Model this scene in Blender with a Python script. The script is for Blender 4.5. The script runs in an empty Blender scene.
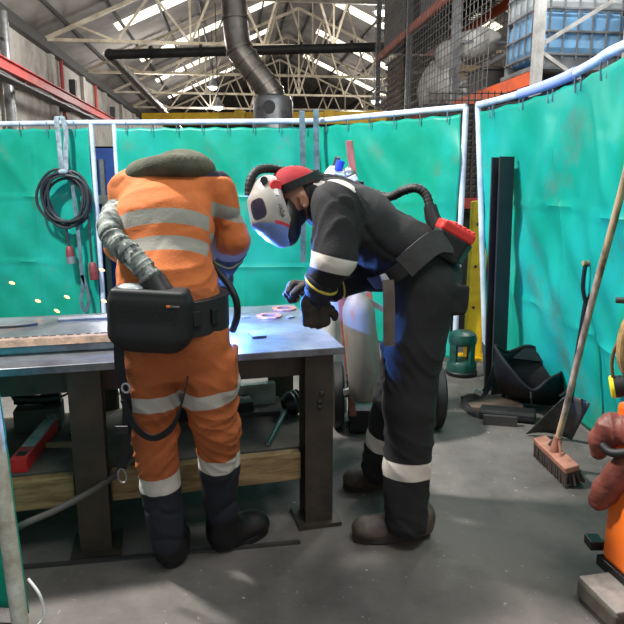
import bpy, math, random
import numpy as np
from mathutils import Vector, Matrix
random.seed(7)
SC = bpy.context.scene
COL = SC.collection
# ------------------------------------------------------------------ camera, world, lights
H = 1.45
TILT = math.radians(11.5)
cam = bpy.data.cameras.new('camera')
cam.lens = 36.0; cam.sensor_width = 36.0; cam.clip_start = 0.05; cam.clip_end = 300
camo = bpy.data.objects.new('camera', cam); COL.objects.link(camo)
camo.location = (0, 0, H); camo.rotation_euler = (math.pi/2 - TILT, 0, 0)
SC.camera = camo
w = bpy.data.worlds.new('world'); SC.world = w; w.use_nodes = True
bg = w.node_tree.nodes['Background']
bg.inputs[0].default_value = (0.90, 0.96, 1.0, 1); bg.inputs[1].default_value = 0.44
def area(name, loc, target, size, energy, color=(1, 1, 1), spread=180):
    l = bpy.data.lights.new(name, 'AREA'); l.shape = 'SQUARE'; l.size = size; l.energy = energy; l.color = color
    l.spread = math.radians(spread)
    o = bpy.data.objects.new(name, l); COL.objects.link(o); o.location = loc
    o.rotation_euler = (Vector(target) - Vector(loc)).to_track_quat('-Z', 'Y').to_euler()
    return o
area('overhead_light', (-2.7, 3.0, 4.9), (0.4, 2.5, 0.3), 0.35, 500, (1.0, 0.97, 0.92))  # high bay lamp at upper left, casts the shadows to the right
area('overhead_light', (1.2, 0.6, 5.6), (0.2, 3.4, 1.0), 1.6, 120, (1.0, 0.98, 0.95))  # added front fill from above the camera side, no real fixture
area('overhead_light', (0.0, 8.5, 6.0), (0.0, 5.4, 1.0), 2.0, 170, (0.95, 0.98, 1.0))  # added back light that brightens the translucent curtains from behind
def point(loc, e, r=.3, color=(1, .98, .95)):
    l = bpy.data.lights.new('hall_fill', 'POINT'); l.energy = e; l.color = color; l.shadow_soft_size = r
    o = bpy.data.objects.new('hall_fill', l); COL.objects.link(o); o.location = loc
for q in ((-6, 19, 5.2), (2, 22, 6.2), (-7, 31, 5.2), (3, 33, 6.2), (-7, 44, 5.5), (3, 46, 6)): point(q, 520)  # unseen fill lights added to brighten the roof and walls
point((2.4, 6.6, 5.0), 300)  # one more unseen fill, added for the rack and its tote
arc = bpy.data.lights.new('arc_light', 'POINT'); arc.energy = 120; arc.color = (0.10, 0.28, 1.0); arc.shadow_soft_size = 0.01
arco = bpy.data.objects.new('arc_light', arc); COL.objects.link(arco)
SC.view_settings.view_transform = 'Standard'; SC.view_settings.look = 'None'
SC.view_settings.exposure = 0.26; SC.view_settings.gamma = 1.0; SC.view_settings.use_curve_mapping = False

# ------------------------------------------------------------------ helpers
CT, ST = math.cos(TILT), math.sin(TILT)
def ray(x, y):
    u, v = (x - 312) / 624, (y - 312) / 624
    return np.array([u, CT - v*ST, -ST - v*CT])
def P(x, y, Y):                       # a point at the distance Y in front of the camera
    d = ray(x, y); s = Y / d[1]
    return np.array([d[0]*s, Y, H + d[2]*s])
def G(x, y, z=0.0):                   # a point on the level z
    d = ray(x, y); s = (z - H) / d[2]
    return np.array([d[0]*s, d[1]*s, z])
def V(*a): return np.array(a, float)
def nrm(a): a = np.asarray(a, float); return a / (np.linalg.norm(a) + 1e-12)
def lin(c):
    c = [x/255 for x in c[:3]]
    return tuple(x/12.92 if x <= .04045 else ((x+.055)/1.055)**2.4 for x in c) + (1,)

MATS = {}
def mat(name, rgb, rough=0.6, metal=0.0, rgb2=None, scale=8.0, thr=(0.4, 0.65), bump=0.0, bscale=60.0, masks=(), coat=0.0,
        spec=0.5, trans=None, emit=None, rgb3=None, scale3=3.0, thr3=(0.5, 0.7), stretch=None):
    """procedural material: base colour, a noise-driven second and third colour, bump, and colours chosen by mesh attributes"""
    if name in MATS: return MATS[name]
    m = bpy.data.materials.new(name); m.use_nodes = True; MATS[name] = m
    nt = m.node_tree; N = nt.nodes; L = nt.links
    b = N['Principled BSDF']
    b.inputs['Roughness'].default_value = rough; b.inputs['Metallic'].default_value = metal
    b.inputs['Specular IOR Level'].default_value = spec; b.inputs['Coat Weight'].default_value = coat
    tc = N.new('ShaderNodeTexCoord'); src = tc.outputs['Object']
    if stretch:
        mp = N.new('ShaderNodeMapping'); mp.inputs['Scale'].default_value = stretch; L.new(src, mp.inputs[0]); src = mp.outputs[0]
    col = None
    rgbn = N.new('ShaderNodeRGB'); rgbn.outputs[0].default_value = lin(rgb); col = rgbn.outputs[0]
    def layer(col, c2, sc, th, det=6):
        n = N.new('ShaderNodeTexNoise'); n.inputs['Scale'].default_value = sc; n.inputs['Detail'].default_value = det
        n.inputs['Roughness'].default_value = 0.65
        L.new(src, n.inputs['Vector'])
        r = N.new('ShaderNodeMapRange'); r.inputs[1].default_value = th[0]; r.inputs[2].default_value = th[1]; r.clamp = True
        L.new(n.outputs['Fac'], r.inputs[0])
        mx = N.new('ShaderNodeMix'); mx.data_type = 'RGBA'
        L.new(r.outputs[0], mx.inputs['Factor']); L.new(col, mx.inputs['A']); mx.inputs['B'].default_value = lin(c2)
        return mx.outputs['Result']
    if rgb2: col = layer(col, rgb2, scale, thr)
    if rgb3: col = layer(col, rgb3, scale3, thr3)
    for (at, c) in masks:
        a = N.new('ShaderNodeAttribute'); a.attribute_name = at
        g = N.new('ShaderNodeMapRange'); g.inputs[1].default_value = -0.0015; g.inputs[2].default_value = 0.0015
        L.new(a.outputs['Fac'], g.inputs[0])
        mx = N.new('ShaderNodeMix'); mx.data_type = 'RGBA'
        L.new(g.outputs[0], mx.inputs['Factor']); L.new(col, mx.inputs['A']); mx.inputs['B'].default_value = lin(c)
        col = mx.outputs['Result']
    L.new(col, b.inputs['Base Color'])
    if bump:
        n = N.new('ShaderNodeTexNoise'); n.inputs['Scale'].default_value = bscale; n.inputs['Detail'].default_value = 5
        L.new(src, n.inputs['Vector'])
        bp = N.new('ShaderNodeBump'); bp.inputs['Strength'].default_value = bump; bp.inputs['Distance'].default_value = 0.01
        L.new(n.outputs['Fac'], bp.inputs['Height']); L.new(bp.outputs[0], b.inputs['Normal'])
    if emit:
        b.inputs['Emission Color'].default_value = lin(emit[0]); b.inputs['Emission Strength'].default_value = emit[1]
    if trans:
        t = N.new('ShaderNodeBsdfTranslucent'); L.new(col, t.inputs[0])
        ms = N.new('ShaderNodeMixShader'); ms.inputs[0].default_value = trans
        L.new(b.outputs[0], ms.inputs[1]); L.new(t.outputs[0], ms.inputs[2])
        L.new(ms.outputs[0], N['Material Output'].inputs[0])
    return m

ORG = {}
def tag(o, label=None, cat=None, group=None, kind=None):
    if label: o['label'] = label
    if cat: o['category'] = cat
    if group: o['group'] = group
    if kind: o['kind'] = kind
    return o
def thing(name, loc, label, cat, group=None):
    o = bpy.data.objects.new(name, None); o.empty_display_size = 0.1; COL.objects.link(o)
    o.location = tuple(loc); ORG[o.name] = np.array(loc, float)
    return tag(o, label, cat, group)
class MB:
    """collects shapes into one mesh"""
    def __init__(s): s.v = []; s.f = []; s.sm = []
    def add(s, verts, faces, smooth=False):
        n = len(s.v); s.v += [tuple(map(float, p)) for p in verts]
        for f in faces: s.f.append(tuple(i + n for i in f)); s.sm.append(smooth)
        return s
    def box(s, c, size, ax=None):
        ax = ax if ax is not None else np.eye(3)
        ax = [nrm(a) for a in ax]; c = np.array(c, float)
        vs = [c + sum(ax[i]*size[i]*.5*sg[i] for i in range(3)) for sg in
              [(-1,-1,-1),(1,-1,-1),(1,1,-1),(-1,1,-1),(-1,-1,1),(1,-1,1),(1,1,1),(-1,1,1)]]
        fs = [(0,3,2,1),(4,5,6,7),(0,1,5,4),(1,2,6,5),(2,3,7,6),(3,0,4,7)]
        if np.dot(np.cross(ax[0], ax[1]), ax[2]) < 0: fs = [f[::-1] for f in fs]
        return s.add(vs, fs)
    def hexa(s, low, top):             # eight corners
        return s.add(list(low)+list(top), [(3,2,1,0),(4,5,6,7),(0,1,5,4),(1,2,6,5),(2,3,7,6),(3,0,4,7)])
    def bar(s, a, b, wdt, hgt, up=(0, 0, 1)):
        a = np.array(a, float); b = np.array(b, float); d = nrm(b-a); up = np.array(up, float)
        if abs(np.dot(d, nrm(up))) > .98: up = V(0, 1, 0)
        sd = nrm(np.cross(d, up)); u2 = np.cross(sd, d)
        return s.box((a+b)/2, (np.linalg.norm(b-a), wdt, hgt), (d, sd, u2))
    def tube(s, pts, r, n=10, caps=True, closed=False, flat=None):
        pts = [np.array(p, float) for p in pts]; m = len(pts)
        rs = r if hasattr(r, '__len__') else [r]*m
        prev = None; rings = []
        for i, p in enumerate(pts):
            if closed: d = pts[(i+1) % m] - pts[i-1]
            else: d = pts[min(i+1, m-1)] - pts[max(i-1, 0)]
            d = nrm(d)
            if prev is None:
                a = V(0, 0, 1) if abs(d[2]) < .9 else V(1, 0, 0)
                prev = nrm(np.cross(np.cross(d, a), d))
            prev = nrm(prev - d*np.dot(prev, d)); q = np.cross(d, prev)
            fx, fy = flat if flat else (1, 1)
            rings.append([p + rs[i]*(fx*math.cos(2*math.pi*k/n)*prev + fy*math.sin(2*math.pi*k/n)*q) for k in range(n)])
        vs = [x for rg in rings for x in rg]; fs = []
        for i in range(m if closed else m-1):
            j = (i+1) % m
            for k in range(n): fs.append((i*n+k, i*n+(k+1) % n, j*n+(k+1) % n, j*n+k))
        s.add(vs, fs, True)
        if caps and not closed:
            s.add(rings[0], [tuple(range(n))[::-1]]); s.add(rings[-1], [tuple(range(n))])
        return s
    def cyl(s, a, b, r, r2=None, n=16): return s.tube([a, b], [r, r if r2 is None else r2], n)
    def lathe(s, prof, c=(0, 0, 0), axis=(0, 0, 1), n=24, closed=False):
        ax = nrm(axis); a = V(1, 0, 0) if abs(ax[0]) < .9 else V(0, 1, 0)
        u = nrm(np.cross(ax, a)); q = np.cross(ax, u); c = np.array(c, float); vs = []; fs = []
        for (r, z) in prof:
            for k in range(n):
                t = 2*math.pi*k/n; vs.append(c + ax*z + r*(math.cos(t)*u + math.sin(t)*q))
        m = len(prof)
        for i in range(m if closed else m-1):
            j = (i+1) % m
            for k in range(n): fs.append((i*n+k, i*n+(k+1) % n, j*n+(k+1) % n, j*n+k))
        s.add(vs, fs, True)
        if not closed:
            if prof[0][0] > 1e-4: s.add(vs[:n], [tuple(range(n))[::-1]])
            if prof[-1][0] > 1e-4: s.add(vs[-n:], [tuple(range(n))])
        return s
    def ell(s, c, r, ax=None, n=20, m=12):
        ax = ax if ax is not None else np.eye(3); ax = [nrm(a) for a in ax]; c = np.array(c, float); vs = []; fs = []
        for i in range(m+1):
            p = math.pi*i/m
            for k in range(n):
                t = 2*math.pi*k/n
                vs.append(c + ax[0]*r[0]*math.sin(p)*math.cos(t) + ax[1]*r[1]*math.sin(p)*math.sin(t) + ax[2]*r[2]*math.cos(p))
        for i in range(m):
            for k in range(n): fs.append((i*n+k, (i+1)*n+k, (i+1)*n+(k+1) % n, i*n+(k+1) % n))
        return s.add(vs, fs, True)
    def prism(s, poly, d):             # polygon of 3-D points pushed along d
        poly = [np.array(p, float) for p in poly]; n = len(poly); d = np.array(d, float)
        vs = poly + [p+d for p in poly]
        fs = [tuple(range(n))[::-1], tuple(range(n, 2*n))] + [(i, (i+1) % n, (i+1) % n+n, i+n) for i in range(n)]
        return s.add(vs, fs)
    def ibeam(s, a, b, wdt, hgt, tf=.012, tw=.01, side=None):   # H section swept from a to b; side = direction of the flange width
        a = np.array(a, float); b = np.array(b, float); d = nrm(b-a); sd = nrm(side)
        sd = nrm(sd - d*np.dot(sd, d)); up = np.cross(d, sd); L = np.linalg.norm(b-a); c = (a+b)/2
        s.box(c + up*(hgt/2-tf/2), (L, wdt, tf), (d, sd, up)); s.box(c - up*(hgt/2-tf/2), (L, wdt, tf), (d, sd, up))
        return s.box(c, (L, tw, hgt-2*tf), (d, sd, up))

def obj(name, mb, m, parent=None, attrs=None, bevel=0, smooth=None, solid=0, sub=0, org=None):
    me = bpy.data.meshes.new(name)
    v = np.array(mb.v, float).reshape(-1, 3) if not isinstance(mb, tuple) else mb[0]
    if parent is not None: o0 = ORG[parent.name]
    elif org is not None: o0 = np.array(org, float)
    else:
        o0 = np.array([(v[:,0].min()+v[:,0].max())/2, (v[:,1].min()+v[:,1].max())/2, v[:,2].min()])
    v = v - o0
    if isinstance(mb, tuple):
        me.from_pydata(v.tolist(), [], mb[1].tolist()); me.shade_smooth()
    else:
        me.from_pydata(v.tolist(), [], mb.f)
        me.polygons.foreach_set('use_smooth', mb.sm if smooth is None else [smooth]*len(mb.f))
        if any(mb.sm) and smooth is None: me.set_sharp_from_angle(angle=math.radians(40))
    for ml in (m if isinstance(m, (list, tuple)) else [m]): me.materials.append(ml)
    if attrs:
        for k, a in attrs.items():
            at = me.attributes.new(k, 'FLOAT', 'POINT'); at.data.foreach_set('value', np.asarray(a, np.float32))
    o = bpy.data.objects.new(name, me); COL.objects.link(o); ORG[o.name] = o0
    if parent is not None: o.parent = parent
    else: o.location = tuple(o0)
    if bevel:
        md = o.modifiers.new('bevel', 'BEVEL'); md.width = bevel; md.segments = 2; md.limit_method = 'ANGLE'; md.angle_limit = math.radians(50)
    if solid:
        md = o.modifiers.new('solid', 'SOLIDIFY'); md.thickness = solid; md.offset = 0
    if sub:
        md = o.modifiers.new('sub', 'SUBSURF'); md.levels = sub; md.render_levels = sub
    me.update()
    return o
def struct(name, mb, m, parent=None, **k): return tag(obj(name, mb, m, parent, **k), kind='structure')
def copy_tree(o, parent=None):
    c = o.copy(); COL.objects.link(c); ORG[c.name] = ORG[o.name]
    if parent is not None: c.parent = parent
    for ch in list(o.children): copy_tree(ch, c)
    return c
def spline(pts, n=8, closed=False):   # Catmull-Rom through points
    p = [np.array(q, float) for q in pts]; out = []; m = len(p)
    for i in range(m if closed else m-1):
        if closed: a, b, c, d = p[i-1], p[i], p[(i+1) % m], p[(i+2) % m]
        else: a, b, c, d = p[max(i-1, 0)], p[i], p[i+1], p[min(i+2, m-1)]
        for k in range(n):
            t = k/n
            out.append(.5*((2*b) + (c-a)*t + (2*a-5*b+4*c-d)*t*t + (3*b-a-3*c+d)*t**3))
    if not closed: out.append(p[-1])
    return out
def ribbon(mb, pts, width_dir, wdt, thick=.004):
    """flat strap along pts; width_dir one vector or one per point"""
    pts = [np.array(p, float) for p in pts]; m = len(pts); vs = []; fs = []
    for i, p in enumerate(pts):
        d = nrm(pts[min(i+1, m-1)] - pts[max(i-1, 0)])
        wd = np.array(width_dir[i] if isinstance(width_dir, list) else width_dir, float); wd = nrm(wd - d*np.dot(wd, d)); nn = np.cross(d, wd)
        for a, b in ((-1,-1),(1,-1),(1,1),(-1,1)): vs.append(p + wd*wdt*.5*a + nn*thick*.5*b)
    for i in range(m-1):
        for k in range(4): fs.append((i*4+k, i*4+(k+1) % 4, (i+1)*4+(k+1) % 4, (i+1)*4+k))
    fs += [(3,2,1,0), tuple((m-1)*4+k for k in range(4))]
    return mb.add(vs, fs)

# ---- signed-distance modelling for bodies, clothes and soft things
def hnoise(p, freq, seed, n=6):
    rng = np.random.RandomState(seed); s = 0
    for i in range(n):
        k = rng.randn(3); k = k/np.linalg.norm(k)*freq*(0.7+0.8*rng.rand()); ph = rng.rand()*6.28
        s = s + np.sin(p[0]*k[0] + p[1]*k[1] + p[2]*k[2] + ph)
    return s/n*1.6
class SDF:
    def __init__(s, lo, hi, h):
        s.lo = np.array(lo, float); s.h = h
        s.n = np.ceil((np.array(hi)-s.lo)/h).astype(int)+1
        s.f = np.full(s.n, 1.0, np.float32)
    def win(s, lo, hi):
        a = np.clip(np.floor((lo-s.lo)/s.h).astype(int), 0, s.n-1); b = np.clip(np.ceil((hi-s.lo)/s.h).astype(int)+1, 1, s.n)
        if np.any(b <= a): return None, None
        g = [np.arange(a[i], b[i])*s.h + s.lo[i] for i in range(3)]
        X = np.meshgrid(*g, indexing='ij', sparse=True)
        return tuple(slice(a[i], b[i]) for i in range(3)), X
    def put(s, sl, d, k, op):
        a = s.f[sl]
        if op == 'sub':
            hh = np.clip(.5-.5*(a+d)/k, 0, 1); s.f[sl] = a*(1-hh)+(-d)*hh + k*hh*(1-hh)
        elif op == 'int':
            s.f[sl] = np.maximum(a, d)
        else:
            hh = np.clip(.5+.5*(a-d)/k, 0, 1); s.f[sl] = a*(1-hh)+d*hh - k*hh*(1-hh)
    def cap(s, a, b, ra, rb, k=.03, u=None, su=1.0, fold=None, seed=1, op='add'):
        a = np.array(a, float); b = np.array(b, float); mr = max(ra, rb)*max(su, 1)+k+3*s.h+.02
        sl, X = s.win(np.minimum(a, b)-mr, np.maximum(a, b)+mr)
        if sl is None: return s
        ab = b-a; L2 = np.dot(ab, ab)+1e-12; L = math.sqrt(L2)
        q = [X[i]-a[i] for i in range(3)]
        tt = (q[0]*ab[0]+q[1]*ab[1]+q[2]*ab[2])/L2; t = np.clip(tt, 0, 1)
        d = [q[i]-t*ab[i] for i in range(3)]
        if u is not None:
            u = nrm(u); du = (d[0]*u[0]+d[1]*u[1]+d[2]*u[2])*(1/su-1)
            d = [d[i]+u[i]*du for i in range(3)]
        r = ra+(rb-ra)*t
        dist = np.sqrt(d[0]**2+d[1]**2+d[2]**2)-r
        if fold:
            amp, wl = fold
            X0 = (X[0], X[1], X[2])
            e1 = nrm(np.cross(ab, V(.3, 1, .2))); e2 = nrm(np.cross(ab, e1)); rng = np.random.RandomState(seed); g1, g2 = rng.uniform(-1, 1, 2)
            lat = (d[0]*e1[0]+d[1]*e1[1]+d[2]*e1[2])*g1 + (d[0]*e2[0]+d[1]*e2[1]+d[2]*e2[2])*g2
            ph = (tt*L + lat*1.3)/wl*3.1416 + 2.6*hnoise(X0, 13, seed)
            rdg = (1-np.abs(np.sin(ph)))**1.6
            dist = dist - 1.5*amp*(rdg-.3)*np.clip(.25+1.1*hnoise(X0, 15, seed+3), 0, 1)
        s.put(sl, dist.astype(np.float32), k, op); return s
    def ell(s, c, r, ax=None, k=.02, op='add'):
        c = np.array(c, float); r = np.array(r, float); ax = np.eye(3) if ax is None else np.array([nrm(a) for a in ax])
        m = r.max()+k+3*s.h
        sl, X = s.win(c-m, c+m)
        if sl is None: return s
        q = [X[i]-c[i] for i in range(3)]
        l = [(q[0]*ax[j][0]+q[1]*ax[j][1]+q[2]*ax[j][2])/r[j] for j in range(3)]
        k0 = np.sqrt(l[0]**2+l[1]**2+l[2]**2); k1 = np.sqrt((l[0]/r[0])**2+(l[1]/r[1])**2+(l[2]/r[2])**2)+1e-9
        s.put(sl, (k0*(k0-1)/k1).astype(np.float32), k, op); return s
    def rbox(s, c, half, ax=None, rr=.01, k=.01, op='add'):
        c = np.array(c, float); half = np.array(half, float); ax = np.eye(3) if ax is None else np.array([nrm(a) for a in ax])
        m = np.linalg.norm(half)+k+3*s.h
        sl, X = s.win(c-m, c+m)
        if sl is None: return s
        q = [X[i]-c[i] for i in range(3)]
        l = [np.abs(q[0]*ax[j][0]+q[1]*ax[j][1]+q[2]*ax[j][2])-(half[j]-rr) for j in range(3)]
        o = np.sqrt(np.maximum(l[0], 0)**2+np.maximum(l[1], 0)**2+np.maximum(l[2], 0)**2)+np.minimum(np.maximum(np.maximum(l[0], l[1]), l[2]), 0)-rr
        s.put(sl, o.astype(np.float32), k, op); return s
    def plane(s, p, nn, op='int'):     # keep the side the normal points away from
        sl, X = s.win(s.lo, s.lo+s.n*s.h); nn = nrm(nn)
        d = sum((X[i]-p[i])*nn[i] for i in range(3)); s.f[sl] = np.maximum(s.f[sl], d.astype(np.float32)); return s
    def noise(s, amp, freq, seed):
        sl, X = s.win(s.lo, s.lo+s.n*s.h); s.f[sl] += (amp*hnoise(X, freq, seed)).astype(np.float32); return s
    def crease(s, amp, freq, seed, an=(1, 1, 1), pw=2, along=None, fa=.3):
        sl, X = s.win(s.lo, s.lo+s.n*s.h); Y = [X[i]*an[i] for i in range(3)]
        if along is not None:
            al = nrm(along); dt = (X[0]*al[0]+X[1]*al[1]+X[2]*al[2])*(fa-1); Y = [X[i]+dt*al[i] for i in range(3)]
        W = [Y[i] + .035*hnoise(X, 9, seed+7+i) for i in range(3)]
        r = np.clip(1-np.abs(hnoise(W, freq, seed))*1.5, 0, 1)**pw*np.clip(.4+hnoise(X, 7, seed+3), 0, 1)
        s.f[sl] -= (amp*r).astype(np.float32); return s
    def mesh(s):
        f = s.f.copy(); f[0]=f[-1]=1; f[:,0]=f[:,-1]=1; f[:,:,0]=f[:,:,-1]=1
        n = f.shape; ins = f < 0
        cnt = np.zeros((n[0]-1, n[1]-1, n[2]-1), np.int8)
        for i in (0,1):
            for j in (0,1):
                for k in (0,1): cnt += ins[i:n[0]-1+i, j:n[1]-1+j, k:n[2]-1+k]
        act = (cnt > 0) & (cnt < 8); idx = np.argwhere(act); vid = np.full(act.shape, -1, np.int64); vid[act] = np.arange(len(idx))
        acc = np.zeros((len(idx), 3)); num = np.zeros(len(idx))
        cs = [(i,j,k) for i in (0,1) for j in (0,1) for k in (0,1)]
        for a in cs:
            for ax in range(3):
                if a[ax] == 0:
                    b = list(a); b[ax] = 1
                    fa = f[idx[:,0]+a[0], idx[:,1]+a[1], idx[:,2]+a[2]]; fb = f[idx[:,0]+b[0], idx[:,1]+b[1], idx[:,2]+b[2]]
                    cr = (fa < 0) != (fb < 0); t = np.where(cr, fa/(fa-fb+1e-20), 0)
                    pt = np.tile(np.array(a, float), (len(idx), 1)); pt[:,ax] = t
                    acc[cr] += pt[cr]; num[cr] += 1
        v = s.lo + (idx + acc/num[:,None])*s.h
        fs = []
        for ax in range(3):
            o1, o2 = [(1,2),(2,0),(0,1)][ax]
            sl0 = [slice(1, n[i]-1) for i in range(3)]; sl0[ax] = slice(0, n[ax]-1)
            sl1 = list(sl0); sl1[ax] = slice(1, n[ax])
            A = ins[tuple(sl0)]; B = ins[tuple(sl1)]
            for flip, mk in ((False, A & ~B), (True, ~A & B)):
                e = np.argwhere(mk) + np.array([1 if i != ax else 0 for i in range(3)])
                if not len(e): continue
                def cell(d1, d2):
                    c = e.copy(); c[:,o1] += d1; c[:,o2] += d2; return vid[c[:,0], c[:,1], c[:,2]]
                q = np.stack([cell(-1,-1), cell(0,-1), cell(0,0), cell(-1,0)], 1)
                fs.append(q[:,::-1] if flip else q)
        return v, np.concatenate(fs)
def segt(v, a, b):                     # metres along a->b, distance from the axis
    a = np.array(a, float); b = np.array(b, float); d = nrm(b-a); q = v-a; t = q@d
    return t, np.linalg.norm(q-np.outer(np.clip(t, 0, np.linalg.norm(b-a)), d), axis=1)
def limb_masks(v, bones, bands):
    """bands: list of (bone index, from, to) in metres along that bone -> signed mask, positive inside"""
    ts, ds = zip(*[segt(v, a, b) for a, b in bones]); best = np.argmin(np.stack(ds), 0); m = np.full(len(v), -.05)
    for (bi, t0, t1) in bands:
        val = np.minimum(ts[bi]-t0, t1-ts[bi]); m = np.where(best == bi, np.maximum(m, val), m)
    return m
def add_hand(F, wrist, d, pn, side, size=1.0, curl=0.5, fat=1.0, thumb=0.6, spread=.0):
    """hand from wrist along d; pn points out of the palm, side points to the thumb; five separate bent fingers"""
    d = nrm(d); pn = nrm(pn - d*np.dot(pn, d)); sd = nrm(np.cross(d, pn))
    if np.dot(sd, side) < 0: sd = -sd
    L = .105*size; base = wrist + d*L*.55
    F.cap(wrist, wrist + d*.03, .028*fat, .030*fat, .02, u=sd, su=1.25)
    F.cap(wrist + d*.02, wrist + d*L*.8, .020*fat, .019*fat, .02, u=sd, su=2.0)
    for i, (off, ln) in enumerate(((.034, .072), (.012, .080), (-.011, .074), (-.033, .058))):
        p = wrist + d*(L*(.93-.05*abs(i-1))) + sd*off*size; ang = .25*curl; dirv = nrm(d + sd*(off*3*spread)); r = .0105*fat*(.9 if i == 3 else 1)
        F.cap(wrist + d*L*.5 + sd*off*.8*size, p, r*1.1, r*1.1, .012)
        for j, fr in enumerate((.46, .30, .24)):
            ang += curl*(.75 if j == 0 else .9)
            q = p + (dirv*math.cos(ang) + pn*math.sin(ang))*ln*fr*size
            F.cap(p, q, r, r*.93, .006); p = q; r *= .94
    p = wrist + d*.025*size + sd*.022*size
    for j, (ln, a, b) in enumerate(((.045, .9, .35), (.034, .55, .55*thumb+.2), (.026, .25, .9*thumb+.2))):
        q = p + nrm(d*.8 + sd*a + pn*b)*ln*size
        F.cap(p, q, .0135*fat-.001*j, .0125*fat-.001*j, .010); p = q

# ------------------------------------------------------------------ materials
M_floor = mat('concrete_floor', (98, 93, 89), .78, rgb2=(56, 53, 51), scale=1.1, thr=(.42, .66), rgb3=(168, 164, 156), scale3=30, thr3=(.65, .72), bump=.3, bscale=45)
M_brick = mat('white_brick', (186, 180, 172), .85, rgb2=(134, 128, 122), scale=1.2, thr=(.35, .7), bump=.5, bscale=9)
M_roof = mat('roof_sheet', (140, 134, 128), .8, rgb2=(112, 106, 100), scale=.5, thr=(.4, .6))
M_sky = mat('skylight', (255, 250, 235), .5, emit=((255, 247, 226), 1.5))
M_cream = mat('cream_steel', (212, 200, 176), .6, rgb2=(160, 148, 128), scale=2)
M_redst = mat('red_steel', (178, 62, 56), .55, rgb2=(150, 50, 44), scale=3)
M_dark = mat('dark_steel', (44, 44, 45), .55, rgb2=(62, 58, 54), scale=6)
M_bench = mat('bench_steel', (50, 47, 43), .5, .3, rgb2=(72, 62, 50), scale=5, bump=.15, bscale=30)
M_top = mat('ground_plate', (148, 152, 158), .34, .75, rgb2=(92, 92, 94), scale=5, thr=(.35, .7), rgb3=(150, 118, 92), scale3=7, thr3=(.6, .75), bump=.12, bscale=25)
M_galv = mat('galvanised', (150, 152, 154), .4, .6, rgb2=(112, 113, 114), scale=4)
M_duct = mat('duct_metal', (150, 142, 134), .35, .75, rgb2=(112, 104, 98), scale=3)
M_yel = mat('yellow_paint', (242, 196, 20), .5, rgb2=(214, 162, 20), scale=5)
M_org = mat('rack_orange', (226, 92, 40), .5, rgb2=(190, 74, 36), scale=4)
M_white = mat('white_paint', (226, 228, 226), .5, rgb2=(186, 188, 184), scale=6)
M_pipe = mat('rail_plastic', (206, 222, 238), .4, rgb2=(170, 184, 204), scale=5)
M_curt = mat('curtain_vinyl', (24, 178, 150), .36, rgb2=(46, 202, 192), scale=.9, thr=(.42, .66), rgb3=(112, 142, 120), scale3=2.0, thr3=(.56, .78), bump=.10, bscale=14, trans=.38)
M_strap = mat('grey_webbing', (92, 118, 130), .8, rgb2=(60, 84, 92), scale=12)
M_blue = mat('blue_container', (28, 72, 150), .5, rgb2=(20, 52, 118), scale=3)
M_liquid = mat('blue_tote', (140, 196, 240), .35, rgb2=(158, 206, 244), scale=2, trans=.3)
M_toteup = mat('white_tote', (214, 220, 222), .4, trans=.3)
M_sack = mat('white_sack', (214, 212, 206), .8, rgb2=(168, 164, 158), scale=4, bump=.5, bscale=8)
M_wood = mat('timber', (150, 126, 88), .75, rgb2=(104, 82, 52), scale=6, stretch=(1, 1, 8), bump=.2)
M_old = mat('old_timber', (124, 104, 84), .85, rgb2=(84, 70, 58), scale=5)
M_card = mat('cardboard', (150, 124, 92), .85, rgb2=(120, 98, 72), scale=5)
M_board = mat('dirty_board', (74, 68, 60), .85, rgb2=(104, 98, 90), scale=6, rgb3=(50, 46, 42), scale3=3)
M_black = mat('black_plastic', (17, 18, 19), .45)
M_rub = mat('black_rubber', (15, 15, 16), .6)
M_red = mat('red_plastic', (206, 44, 46), .4)
M_copper = mat('rust_washer', (172, 120, 104), .55, .3, rgb2=(130, 90, 80), scale=30)

# ------------------------------------------------------------------ hall (turned a little from the camera)
YAW = math.radians(7)
A_ = V(-math.sin(YAW), math.cos(YAW), 0); R_ = V(math.cos(YAW), math.sin(YAW), 0); Z_ = V(0, 0, 1)
def B(lat, al, z): return R_*lat + A_*al + Z_*z
struct('floor', MB().add([(-30, -6, 0), (30, -6, 0), (30, 75, 0), (-30, 75, 0)], [(0, 1, 2, 3)]), M_floor)
EL, EZ, RL, RZ, ER = -6.8, 6.69, 3.9, 11.5, 14.6
a0, a1 = -3, 62
wl = MB().box(B(EL-.15, (a0+a1)/2, EZ/2), (.3, a1-a0, EZ), (R_, A_, Z_))
wall_l = struct('wall_left', wl, M_brick)
ls = MB()
for al in range(6, 60, 5): ls.box(B(EL+.08, al, EZ/2), (.16, .45, EZ-.1), (R_, A_, Z_))
struct('trim_1', ls, M_brick)
struct('trim_2', MB().box(B(EL+.13, 30, EZ-.25), (.25, 62, .35), (R_, A_, Z_)), M_dark)
struct('wall_back', MB().hexa([B(EL, a1, 0), B(ER, a1, 0), B(ER, a1+.3, 0), B(EL, a1+.3, 0)], [B(EL, a1, EZ+4.8), B(ER, a1, EZ+4.8), B(ER, a1+.3, EZ+4.8), B(EL, a1+.3, EZ+4.8)]), mat('far_wall', (70, 64, 60), .9, rgb2=(48, 44, 42), scale=.6))
struct('wall_right', MB().box(B(ER+.15, 33, EZ/2), (.3, 60, EZ), (R_, A_, Z_)), M_brick)
rf = MB()
for (l0, z0, l1, z1) in ((EL-.4, EZ-.18+.1, RL, RZ+.1), (RL, RZ+.1, ER+.4, EZ-.18+.1)):
    rf.hexa([B(l0, 10, z0), B(l1, 10, z1), B(l1, a1+.3, z1), B(l0, a1+.3, z0)], [B(l0, 10, z0+.08), B(l1, 10, z1+.08), B(l1, a1+.3, z1+.08), B(l0, a1+.3, z0+.08)])
struct('ceiling', rf, M_roof)
SLO = (RZ-EZ)/(RL-EL)
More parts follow.
